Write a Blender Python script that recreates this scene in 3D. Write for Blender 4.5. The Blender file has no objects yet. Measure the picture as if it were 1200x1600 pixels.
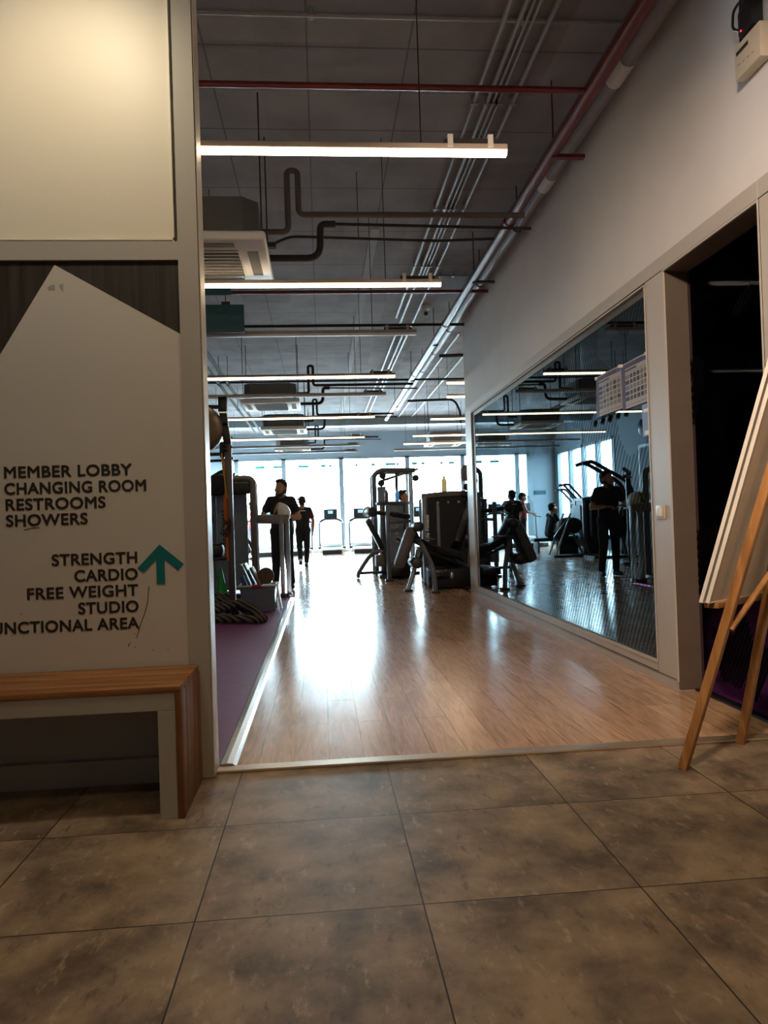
import bpy, bmesh, math, random
from mathutils import Vector, Matrix, Quaternion
random.seed(7)
S = bpy.context.scene
COL = S.collection
# ------------------------------------------------------------------ camera
F, YAW, PITCH, ROLL, CH = 1139.1, .0854085, .0113577, -.0328269, 1.0266
cam_d = bpy.data.cameras.new('camera'); cam = bpy.data.objects.new('camera', cam_d); COL.objects.link(cam)
fw = Vector((math.sin(YAW)*math.cos(PITCH), math.cos(YAW)*math.cos(PITCH), math.sin(PITCH)))
rt = Vector((math.cos(YAW), -math.sin(YAW), 0)); up = rt.cross(fw)
r2 = rt*math.cos(ROLL)+up*math.sin(ROLL); u2 = up*math.cos(ROLL)-rt*math.sin(ROLL)
cam.matrix_world = Matrix(((r2.x, u2.x, -fw.x, 0), (r2.y, u2.y, -fw.y, 0), (r2.z, u2.z, -fw.z, CH), (0, 0, 0, 1)))
cam_d.sensor_fit = 'VERTICAL'; cam_d.sensor_height = 36; cam_d.lens = F/1600*36
cam_d.clip_start = .05; cam_d.clip_end = 200
S.camera = cam
# ------------------------------------------------------------------ world, daylight, exposure
SKY = 50.0
w = bpy.data.worlds.new('sky'); S.world = w; w.use_nodes = True
bg = w.node_tree.nodes['Background']; bg.inputs[0].default_value = (.70, .88, 1.0, 1); bg.inputs[1].default_value = SKY
S.view_settings.view_transform = 'Standard'; S.view_settings.look = 'None'
S.view_settings.exposure = 0.0; S.view_settings.gamma = 1.0; S.view_settings.use_curve_mapping = False
S.cycles.use_denoising = True
S.cycles.max_bounces = 10; S.cycles.diffuse_bounces = 5; S.cycles.glossy_bounces = 5
S.cycles.transparent_max_bounces = 16; S.cycles.sample_clamp_indirect = 25.0
S.cycles.caustics_reflective = False; S.cycles.caustics_refractive = False
def portal(name, loc, rot, sx, sy):
    d = bpy.data.lights.new(name, 'AREA'); d.shape = 'RECTANGLE'; d.size = sx; d.size_y = sy
    o = bpy.data.objects.new(name, d); COL.objects.link(o); o.location = loc; o.rotation_euler = rot
    d.cycles.is_portal = True
portal('daylight_portal', (1.35, 25.2, 1.62), (-math.pi/2, 0, 0), 9.4, 3.2)
portal('daylight_portal', (-4.35, 22.2, 1.72), (0, -math.pi/2, 0), 3.0, 5.0)
def spot(loc, aim, energy, angle, blend, col=(1, .74, .45), size=.06):
    d = bpy.data.lights.new('downlight', 'SPOT'); d.energy = energy; d.color = col; d.spot_size = math.radians(angle)
    d.spot_blend = blend; d.shadow_soft_size = size
    o = bpy.data.objects.new('downlight', d); COL.objects.link(o); o.location = loc
    o.rotation_euler = (Vector(aim)-Vector(loc)).to_track_quat('-Z', 'Y').to_euler()
WARM = (1, .68, .37)
spot((-.95, 2.15, 3.55), (-.95, 3.0, 2.2), 66, 104, 1.0, (1, .84, .60))
spot((-.3, .2, 3.5), (-.3, .4, 0), 50, 120, 1.0, WARM)
spot((1.3, .6, 3.5), (1.3, .9, 0), 48, 120, 1.0, WARM)
spot((.5, 2.0, 3.5), (.5, 2.6, 0), 42, 110, 1.0, WARM)
spot((.2, .6, 3.3), (1.995, 4.6, 1.0), 470, 64, .85, (1, .74, .54), .15)

# ------------------------------------------------------------------ materials
MATS = {}
def nodes_of(m):
    m.use_nodes = True
    return m.node_tree.nodes, m.node_tree.links
def mat(name, col, rough=.5, metal=0.0, var=.08, scale=6.0, bump=0.0, emit=None, estr=0, spec=.5, alpha=1, coat=0, stretch=None, noise_rough=0):
    if name in MATS: return MATS[name]
    m = bpy.data.materials.new(name); N, L = nodes_of(m); b = N['Principled BSDF']
    b.inputs['Roughness'].default_value = rough; b.inputs['Metallic'].default_value = metal
    b.inputs['Specular IOR Level'].default_value = spec; b.inputs['Coat Weight'].default_value = coat
    tc = N.new('ShaderNodeTexCoord'); mp = N.new('ShaderNodeMapping'); L.new(tc.outputs['Object'], mp.inputs[0])
    if stretch: mp.inputs['Scale'].default_value = stretch
    nz = N.new('ShaderNodeTexNoise'); nz.inputs['Scale'].default_value = scale; nz.inputs['Detail'].default_value = 5
    L.new(mp.outputs[0], nz.inputs['Vector'])
    cr = N.new('ShaderNodeValToRGB'); cr.color_ramp.elements[0].position = .3; cr.color_ramp.elements[1].position = .7
    cr.color_ramp.elements[0].color = tuple(c*(1-var) for c in col)+(1,); cr.color_ramp.elements[1].color = tuple(min(1, c*(1+var)) for c in col)+(1,)
    L.new(nz.outputs['Fac'], cr.inputs[0]); L.new(cr.outputs[0], b.inputs['Base Color'])
    if bump:
        bp = N.new('ShaderNodeBump'); bp.inputs['Strength'].default_value = bump; bp.inputs['Distance'].default_value = .004
        L.new(nz.outputs['Fac'], bp.inputs['Height']); L.new(bp.outputs[0], b.inputs['Normal'])
    if emit:
        b.inputs['Emission Color'].default_value = emit+(1,); b.inputs['Emission Strength'].default_value = estr
    if alpha < 1: b.inputs['Alpha'].default_value = alpha
    MATS[name] = m
    return m
def math_node(N, L, op, a, b=None):
    n = N.new('ShaderNodeMath'); n.operation = op
    for i, v in enumerate((a, b)):
        if v is None: continue
        if isinstance(v, (int, float)): n.inputs[i].default_value = v
        else: L.new(v, n.inputs[i])
    return n.outputs[0]
def tile_material():
    m = bpy.data.materials.new('concrete_look_tile'); N, L = nodes_of(m); b = N['Principled BSDF']
    tc = N.new('ShaderNodeTexCoord'); sx = N.new('ShaderNodeSeparateXYZ'); L.new(tc.outputs['Object'], sx.inputs[0])
    u = math_node(N, L, 'DIVIDE', math_node(N, L, 'ADD', sx.outputs[0], .3622+6.0), .6)
    v = math_node(N, L, 'DIVIDE', math_node(N, L, 'ADD', sx.outputs[1], -1.9429+6.0), .6)
    def joint(x):
        f = math_node(N, L, 'FRACT', x); d = math_node(N, L, 'ABSOLUTE', math_node(N, L, 'SUBTRACT', f, .5))
        return math_node(N, L, 'GREATER_THAN', d, .4965)
    j = math_node(N, L, 'MAXIMUM', joint(u), joint(v))
    cell = N.new('ShaderNodeCombineXYZ'); L.new(math_node(N, L, 'FLOOR', u), cell.inputs[0]); L.new(math_node(N, L, 'FLOOR', v), cell.inputs[1])
    wn = N.new('ShaderNodeTexWhiteNoise'); wn.noise_dimensions = '2D'; L.new(cell.outputs[0], wn.inputs['Vector'])
    off = N.new('ShaderNodeVectorMath'); off.operation = 'MULTIPLY_ADD'; L.new(wn.outputs['Color'], off.inputs[0]); off.inputs[1].default_value = (9, 9, 9); L.new(tc.outputs['Object'], off.inputs[2])
    n1 = N.new('ShaderNodeTexNoise'); n1.inputs['Scale'].default_value = 4.2; n1.inputs['Detail'].default_value = 8; n1.inputs['Roughness'].default_value = .62; L.new(off.outputs[0], n1.inputs['Vector'])
    mp = N.new('ShaderNodeMapping'); mp.inputs['Scale'].default_value = (2.6, 1, 1); L.new(off.outputs[0], mp.inputs[0])
    n2 = N.new('ShaderNodeTexNoise'); n2.inputs['Scale'].default_value = 9; n2.inputs['Detail'].default_value = 10; n2.inputs['Roughness'].default_value = .75; L.new(mp.outputs[0], n2.inputs['Vector'])
    c1 = N.new('ShaderNodeValToRGB'); e = c1.color_ramp.elements
    e[0].position = .36; e[0].color = (.115, .088, .066, 1); e[1].position = .62; e[1].color = (.34, .258, .182, 1)
    L.new(n1.outputs['Fac'], c1.inputs[0])
    c2 = N.new('ShaderNodeValToRGB'); e = c2.color_ramp.elements
    e[0].position = .56; e[0].color = (0, 0, 0, 1); e[1].position = .68; e[1].color = (1, 1, 1, 1); L.new(n2.outputs['Fac'], c2.inputs[0])
    mx = N.new('ShaderNodeMixRGB'); L.new(math_node(N, L, 'MULTIPLY', c2.outputs[0], .6), mx.inputs[0]); L.new(c1.outputs[0], mx.inputs[1]); mx.inputs[2].default_value = (.52, .42, .32, 1)
    c3 = N.new('ShaderNodeValToRGB'); e = c3.color_ramp.elements
    e[0].position = .33; e[0].color = (1, 1, 1, 1); e[1].position = .43; e[1].color = (0, 0, 0, 1); L.new(n2.outputs['Fac'], c3.inputs[0])
    mx3 = N.new('ShaderNodeMixRGB'); L.new(math_node(N, L, 'MULTIPLY', c3.outputs[0], .65), mx3.inputs[0]); L.new(mx.outputs[0], mx3.inputs[1]); mx3.inputs[2].default_value = (.07, .05, .035, 1)
    mx2 = N.new('ShaderNodeMixRGB'); L.new(j, mx2.inputs[0]); L.new(mx3.outputs[0], mx2.inputs[1]); mx2.inputs[2].default_value = (.018, .012, .008, 1)
    L.new(mx2.outputs[0], b.inputs['Base Color'])
    b.inputs['Roughness'].default_value = .5; b.inputs['Specular IOR Level'].default_value = .35
    bp = N.new('ShaderNodeBump'); bp.inputs['Strength'].default_value = .25; bp.inputs['Distance'].default_value = .003
    L.new(math_node(N, L, 'SUBTRACT', n2.outputs['Fac'], j), bp.inputs['Height']); L.new(bp.outputs[0], b.inputs['Normal'])
    return m
def wood_floor_material():
    m = bpy.data.materials.new('oak_plank_floor'); N, L = nodes_of(m); b = N['Principled BSDF']
    tc = N.new('ShaderNodeTexCoord'); mp = N.new('ShaderNodeMapping'); mp.inputs['Rotation'].default_value = (0, 0, math.pi/2)
    L.new(tc.outputs['Object'], mp.inputs[0])
    br = N.new('ShaderNodeTexBrick'); br.offset = .37; br.inputs['Brick Width'].default_value = 1.25; br.inputs['Row Height'].default_value = .152
    br.inputs['Mortar Size'].default_value = .0013; br.inputs['Scale'].default_value = 1; br.inputs['Bias'].default_value = 0
    br.inputs['Color1'].default_value = (.60, .395, .255, 1); br.inputs['Color2'].default_value = (.48, .30, .185, 1); br.inputs['Mortar'].default_value = (.10, .055, .03, 1)
    L.new(mp.outputs[0], br.inputs['Vector'])
    m2 = N.new('ShaderNodeMapping'); m2.inputs['Scale'].default_value = (9, .9, 1); L.new(tc.outputs['Object'], m2.inputs[0])
    nz = N.new('ShaderNodeTexNoise'); nz.inputs['Scale'].default_value = 4; nz.inputs['Detail'].default_value = 8; nz.inputs['Distortion'].default_value = 1.2; L.new(m2.outputs[0], nz.inputs['Vector'])
    cr = N.new('ShaderNodeValToRGB'); cr.color_ramp.elements[0].position = .33; cr.color_ramp.elements[0].color = (.62, .55, .48, 1); cr.color_ramp.elements[1].position = .6; cr.color_ramp.elements[1].color = (1.05, 1.02, 1, 1)
    L.new(nz.outputs['Fac'], cr.inputs[0])
    mx = N.new('ShaderNodeMixRGB'); mx.blend_type = 'MULTIPLY'; mx.inputs[0].default_value = .85; L.new(br.outputs['Color'], mx.inputs[1]); L.new(cr.outputs[0], mx.inputs[2])
    L.new(mx.outputs[0], b.inputs['Base Color'])
    n3 = N.new('ShaderNodeTexNoise'); n3.inputs['Scale'].default_value = 5; n3.inputs['Detail'].default_value = 3; L.new(tc.outputs['Object'], n3.inputs['Vector'])
    rr = N.new('ShaderNodeMapRange'); rr.inputs['To Min'].default_value = .13; rr.inputs['To Max'].default_value = .24; L.new(n3.outputs['Fac'], rr.inputs['Value']); L.new(rr.outputs[0], b.inputs['Roughness'])
    bp = N.new('ShaderNodeBump'); bp.inputs['Strength'].default_value = .012; bp.inputs['Distance'].default_value = .002
    n4 = N.new('ShaderNodeTexNoise'); n4.inputs['Scale'].default_value = 1.6; n4.inputs['Detail'].default_value = 1; L.new(m2.outputs[0], n4.inputs['Vector'])
    L.new(math_node(N, L, 'SUBTRACT', n4.outputs['Fac'], br.outputs['Fac']), bp.inputs['Height']); L.new(bp.outputs[0], b.inputs['Normal'])
    return m
def ceiling_material():
    m = bpy.data.materials.new('painted_slab'); N, L = nodes_of(m); b = N['Principled BSDF']
    tc = N.new('ShaderNodeTexCoord'); sx = N.new('ShaderNodeSeparateXYZ'); L.new(tc.outputs['Object'], sx.inputs[0])
    u = math_node(N, L, 'DIVIDE', math_node(N, L, 'ADD', sx.outputs[0], 20*.66), .66)
    v = math_node(N, L, 'ADD', sx.outputs[1], 20-.69)
    def joint(x, t):
        f = math_node(N, L, 'FRACT', x); return math_node(N, L, 'GREATER_THAN', math_node(N, L, 'ABSOLUTE', math_node(N, L, 'SUBTRACT', f, .5)), t)
    j = math_node(N, L, 'MAXIMUM', joint(u, .49), joint(v, .492))
    cell = N.new('ShaderNodeCombineXYZ'); L.new(math_node(N, L, 'FLOOR', math_node(N, L, 'ADD', u, .5)), cell.inputs[0]); L.new(math_node(N, L, 'FLOOR', math_node(N, L, 'ADD', v, .5)), cell.inputs[1])
    wn = N.new('ShaderNodeTexWhiteNoise'); wn.noise_dimensions = '2D'; L.new(cell.outputs[0], wn.inputs['Vector'])
    nz = N.new('ShaderNodeTexNoise'); nz.inputs['Scale'].default_value = 2.2; nz.inputs['Detail'].default_value = 8; L.new(tc.outputs['Object'], nz.inputs['Vector'])
    f = math_node(N, L, 'ADD', math_node(N, L, 'MULTIPLY', nz.outputs['Fac'], .8), math_node(N, L, 'MULTIPLY', wn.outputs['Value'], .22))
    cr = N.new('ShaderNodeValToRGB'); cr.color_ramp.elements[0].position = .3; cr.color_ramp.elements[0].color = (.20, .18, .19, 1); cr.color_ramp.elements[1].position = .75; cr.color_ramp.elements[1].color = (.34, .32, .335, 1)
    L.new(f, cr.inputs[0])
    mx = N.new('ShaderNodeMixRGB'); L.new(math_node(N, L, 'MULTIPLY', j, .6), mx.inputs[0]); L.new(cr.outputs[0], mx.inputs[1]); mx.inputs[2].default_value = (.07, .065, .07, 1)
    L.new(mx.outputs[0], b.inputs['Base Color']); b.inputs['Roughness'].default_value = .85
    bp = N.new('ShaderNodeBump'); bp.inputs['Strength'].default_value = .35; bp.inputs['Distance'].default_value = .006
    L.new(math_node(N, L, 'SUBTRACT', nz.outputs['Fac'], j), bp.inputs['Height']); L.new(bp.outputs[0], b.inputs['Normal'])
    return m
def wood_material(name, c1, c2, axis='x', scale=3.0, rough=.45):
    m = bpy.data.materials.new(name); N, L = nodes_of(m); b = N['Principled BSDF']
    tc = N.new('ShaderNodeTexCoord'); mp = N.new('ShaderNodeMapping')
    mp.inputs['Scale'].default_value = {'x': (.6, 9, 9), 'y': (9, .6, 9), 'z': (9, 9, .6)}[axis]; L.new(tc.outputs['Object'], mp.inputs[0])
    nz = N.new('ShaderNodeTexNoise'); nz.inputs['Scale'].default_value = scale; nz.inputs['Detail'].default_value = 8; nz.inputs['Distortion'].default_value = .8; L.new(mp.outputs[0], nz.inputs['Vector'])
    cr = N.new('ShaderNodeValToRGB'); cr.color_ramp.elements[0].position = .35; cr.color_ramp.elements[0].color = c1+(1,); cr.color_ramp.elements[1].position = .65; cr.color_ramp.elements[1].color = c2+(1,)
    gi = N.new('ShaderNodeNewGeometry'); vr = N.new('ShaderNodeMapRange'); vr.inputs['To Min'].default_value = .68; vr.inputs['To Max'].default_value = 1.12; L.new(gi.outputs['Random Per Island'], vr.inputs['Value'])
    L.new(nz.outputs['Fac'], cr.inputs[0]); mv = N.new('ShaderNodeVectorMath'); mv.operation = 'SCALE'; L.new(cr.outputs[0], mv.inputs[0]); L.new(vr.outputs[0], mv.inputs['Scale'])
    L.new(mv.outputs[0], b.inputs['Base Color']); b.inputs['Roughness'].default_value = rough
    bp = N.new('ShaderNodeBump'); bp.inputs['Strength'].default_value = .15; bp.inputs['Distance'].default_value = .002; L.new(nz.outputs['Fac'], bp.inputs['Height']); L.new(bp.outputs[0], b.inputs['Normal'])
    return m
def pane_fresnel(N, L, ior):
    fr = N.new('ShaderNodeFresnel'); g = N.new('ShaderNodeNewGeometry'); mr = N.new('ShaderNodeMapRange')
    mr.inputs['To Min'].default_value = ior; mr.inputs['To Max'].default_value = 1/ior
    L.new(g.outputs['Backfacing'], mr.inputs['Value']); L.new(mr.outputs[0], fr.inputs[0]); return fr
def translucent_material(name, col, k=.75):
    m = bpy.data.materials.new(name); N, L = nodes_of(m); b = N['Principled BSDF']; b.inputs['Base Color'].default_value = col+(1,); b.inputs['Roughness'].default_value = .25
    t = N.new('ShaderNodeBsdfTranslucent'); nz = N.new('ShaderNodeTexNoise'); nz.inputs['Scale'].default_value = 20
    cr = N.new('ShaderNodeValToRGB'); cr.color_ramp.elements[0].color = tuple(c*.9 for c in col)+(1,); cr.color_ramp.elements[1].color = col+(1,); L.new(nz.outputs['Fac'], cr.inputs[0]); L.new(cr.outputs[0], t.inputs[0])
    mx = N.new('ShaderNodeMixShader'); mx.inputs[0].default_value = k; L.new(b.outputs[0], mx.inputs[1]); L.new(t.outputs[0], mx.inputs[2]); L.new(mx.outputs[0], N['Material Output'].inputs[0]); return m
def dark_glass_material(name, tint, refl, ior, hatch):
    """tinted studio glass: mirror-like at grazing angles, see-through dark otherwise, with a printed diagonal hatch film"""
    m = bpy.data.materials.new(name); N, L = nodes_of(m); N.remove(N['Principled BSDF']); out = N['Material Output']
    tr = N.new('ShaderNodeBsdfTransparent'); tr.inputs[0].default_value = tint+(1,)
    gl = N.new('ShaderNodeBsdfGlossy'); gl.inputs['Color'].default_value = refl+(1,); gl.inputs['Roughness'].default_value = 0
    fr = pane_fresnel(N, L, ior)
    mx = N.new('ShaderNodeMixShader'); L.new(fr.outputs[0], mx.inputs[0]); L.new(tr.outputs[0], mx.inputs[1]); L.new(gl.outputs[0], mx.inputs[2])
    tc = N.new('ShaderNodeTexCoord'); sx = N.new('ShaderNodeSeparateXYZ'); L.new(tc.outputs['Object'], sx.inputs[0])
    s = math_node(N, L, 'ADD', math_node(N, L, 'MULTIPLY', sx.outputs[1], hatch[0]), sx.outputs[2])
    st = math_node(N, L, 'GREATER_THAN', math_node(N, L, 'FRACT', math_node(N, L, 'DIVIDE', s, hatch[1])), hatch[2])
    nz = N.new('ShaderNodeTexNoise'); nz.inputs['Scale'].default_value = hatch[3]; nz.inputs['Detail'].default_value = 2; L.new(tc.outputs['Object'], nz.inputs['Vector'])
    reg = math_node(N, L, 'GREATER_THAN', nz.outputs['Fac'], hatch[4])
    k = math_node(N, L, 'MULTIPLY', math_node(N, L, 'MULTIPLY', st, reg), hatch[5])
    df = N.new('ShaderNodeBsdfDiffuse'); df.inputs[0].default_value = hatch[6]+(1,)
    m2 = N.new('ShaderNodeMixShader'); L.new(k, m2.inputs[0]); L.new(mx.outputs[0], m2.inputs[1]); L.new(df.outputs[0], m2.inputs[2])
    L.new(m2.outputs[0], out.inputs[0])
    return m
def clear_glass_material(name, tint=(.93, .98, .98), ior=1.45):
    m = bpy.data.materials.new(name); N, L = nodes_of(m); N.remove(N['Principled BSDF']); out = N['Material Output']
    tr = N.new('ShaderNodeBsdfTransparent'); tr.inputs[0].default_value = tint+(1,)
    gl = N.new('ShaderNodeBsdfGlossy'); gl.inputs['Roughness'].default_value = .02
    fr = pane_fresnel(N, L, ior)
    mx = N.new('ShaderNodeMixShader'); L.new(fr.outputs[0], mx.inputs[0]); L.new(tr.outputs[0], mx.inputs[1]); L.new(gl.outputs[0], mx.inputs[2]); L.new(mx.outputs[0], out.inputs[0])
    return m
def rope_material():
    m = bpy.data.materials.new('battle_rope_weave'); N, L = nodes_of(m); b = N['Principled BSDF']
    tc = N.new('ShaderNodeTexCoord'); wv = N.new('ShaderNodeTexWave'); wv.bands_direction = 'DIAGONAL'; wv.inputs['Scale'].default_value = 9; wv.inputs['Distortion'].default_value = 1
    L.new(tc.outputs['Object'], wv.inputs['Vector'])
    cr = N.new('ShaderNodeValToRGB'); cr.color_ramp.elements[0].color = (.006, .006, .006, 1); cr.color_ramp.elements[1].color = (.16, .145, .12, 1); L.new(wv.outputs['Fac'], cr.inputs[0])
    L.new(cr.outputs[0], b.inputs['Base Color']); b.inputs['Roughness'].default_value = .9
    bp = N.new('ShaderNodeBump'); bp.inputs['Distance'].default_value = .01; L.new(wv.outputs['Fac'], bp.inputs['Height']); L.new(bp.outputs[0], b.inputs['Normal'])
    return m
M_TILE = tile_material(); M_WOODF = wood_floor_material(); M_CEIL = ceiling_material()
M_RUBBER = mat('purple_rubber', (.20, .055, .205), .55, var=.10, scale=14)
M_WALL = mat('white_wall_paint', (.74, .73, .73), .7, var=.03, scale=3)
M_LAM = mat('pale_laminate', (.55, .52, .47), .45, var=.03, scale=2)
M_LAMGREY = mat('grey_laminate', (.38, .355, .315), .5, var=.03, scale=2)
M_FRAME = mat('frame_laminate', (.50, .47, .44), .45, var=.03, scale=2)
M_DARKTRIM = mat('dark_groove', (.01, .01, .01), .7)
M_BLUEWALL = mat('blue_grey_paint', (.23, .28, .32), .8, var=.03, scale=2)
M_STUDIO = mat('studio_dark_paint', (.03, .035, .045), .8)
M_STEEL = mat('brushed_steel', (.62, .60, .58), .28, 1, scale=30)
M_ALU = mat('window_aluminium', (.22, .27, .30), .5, .3)
M_PANEL = mat('dark_wood_laminate', (.035, .028, .022), .4, var=.5, scale=5, stretch=(9, 9, .5))
M_TEXT = mat('black_vinyl', (.02, .014, .012), .5)
M_TEAL = mat('teal_vinyl', (.0, .16, .17), .5)
M_SIGN = mat('teal_sign_board', (.003, .058, .085), .55)
M_REDPIPE = mat('red_gloss_paint', (.14, .010, .014), .32, var=.25, scale=8)
M_GREYPIPE = mat('grey_conduit_paint', (.30, .28, .28), .4, scale=10)
M_WHITEPL = mat('white_plastic', (.75, .74, .72), .4, var=.03)
M_CREAMPL = mat('cream_plastic', (.62, .55, .43), .4, var=.03)
M_INSUL = mat('black_pipe_insulation', (.022, .018, .018), .75, var=.3, scale=20)
M_ACBODY = mat('grey_unit_casing', (.10, .10, .105), .6)
M_GRILLE = mat('grille_slot_dark', (.03, .025, .025), .6)
M_BLACK = mat('black_vinyl_padding', (.012, .012, .014), .42, bump=.2, scale=40)
M_BLACKM = mat('black_metal', (.018, .018, .02), .35, .3)
M_TITAN = mat('taupe_metal', (.16, .138, .125), .42, .2)
M_GREYM = mat('machine_grey_metal', (.13, .135, .15), .35, .4)
M_SHROUD = mat('dark_shroud', (.008, .009, .014), .5, spec=.25)
M_SHROUDG = mat('grey_smoked_shroud', (.20, .25, .30), .3)
M_SILVER = mat('silver_metal', (.6, .62, .64), .25, .9)
M_SKIN = mat('skin', (.44, .22, .13), .5, var=.06, scale=12)
M_HAIR = mat('dark_hair', (.012, .009, .008), .7, bump=.5, scale=60)
M_BEARD = mat('short_beard', (.05, .028, .02), .8)
M_SHIRT = mat('black_cotton', (.012, .012, .016), .85, bump=.3, scale=30)
M_PANTS = mat('navy_black_jersey', (.010, .011, .018), .85, bump=.2, scale=25)
M_RED = mat('red_fabric', (.45, .02, .05), .8)
M_SHOE = mat('dark_shoe', (.02, .02, .025), .6)
M_SOCK = mat('white_sock', (.7, .7, .72), .8)
M_BENCHW = wood_material('bench_oak_top', (.19, .072, .018), (.42, .19, .055), 'x')
M_BENCHV = wood_material('bench_oak_end', (.15, .05, .012), (.32, .13, .035), 'z')
M_EASEL = wood_material('easel_pine', (.27, .12, .035), (.46, .23, .08), 'z')
M_BOARD = mat('foam_board_cream', (.62, .57, .47), .6)
M_BOARDE = mat('board_edge_white', (.78, .75, .70), .5)
M_BALL = mat('brown_ball_vinyl', (.27, .19, .12), .4)
M_ORANGE = mat('orange_latex', (.85, .17, .02), .5)
M_YELLOW = mat('yellow_latex', (.6, .5, .08), .5)
M_GREEN = mat('green_plastic', (.005, .33, .06), .4)
M_BLUE = mat('blue_foam', (.015, .09, .35), .6)
M_BROWN = mat('brown_board', (.13, .075, .045), .5)
M_CRATE = mat('frosted_crate_plastic', (.19, .22, .30), .3, alpha=.85)
M_AMBER = translucent_material('amber_bottle_plastic', (1, .84, .50))
M_BROWNB = mat('brown_bottle_plastic', (.14, .07, .04), .3)
M_BLUEB = translucent_material('blue_bottle_plastic', (.35, .65, .9))
M_PAPER = mat('poster_paper', (.78, .75, .78), .5, var=.02)
M_PURPLE = mat('poster_purple', (.13, .075, .24), .5)
M_MAROON = mat('poster_maroon', (.10, .03, .08), .5)
M_PGREY = mat('poster_grey', (.33, .31, .31), .5)
M_PBLUE = mat('poster_blue', (.13, .18, .42), .5)
M_SCREEN = mat('lit_screen', (.1, .25, .4), .3, emit=(.45, .75, 1), estr=.7)
M_LED = mat('led_diffuser', (.9, .85, .75), .4, emit=(1, .76, .46), estr=15)
M_LEDOFF = mat('unlit_diffuser', (.70, .72, .75), .35)
M_TUBEBODY = mat('tube_housing', (.50, .40, .33), .4, .2)
M_INDIC = mat('red_indicator', (.8, .02, .02), .4, emit=(1, .02, .04), estr=4)
M_ROPE = rope_material()
M_GLASS = clear_glass_material('clear_window_glass')
M_STUDIOGLASS = dark_glass_material('tinted_studio_glass', (.10, .14, .16), (.76, .93, 1.0), 2.5, (1.6, .085, .55, .9, .46, .55, (.012, .014, .016)))
M_DOORGLASS = dark_glass_material('tinted_door_glass', (.78, .74, .82), (.35, .42, .5), 1.05, (1.6, .05, .5, 2.2, .57, .9, (.004, .004, .005)))

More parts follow.
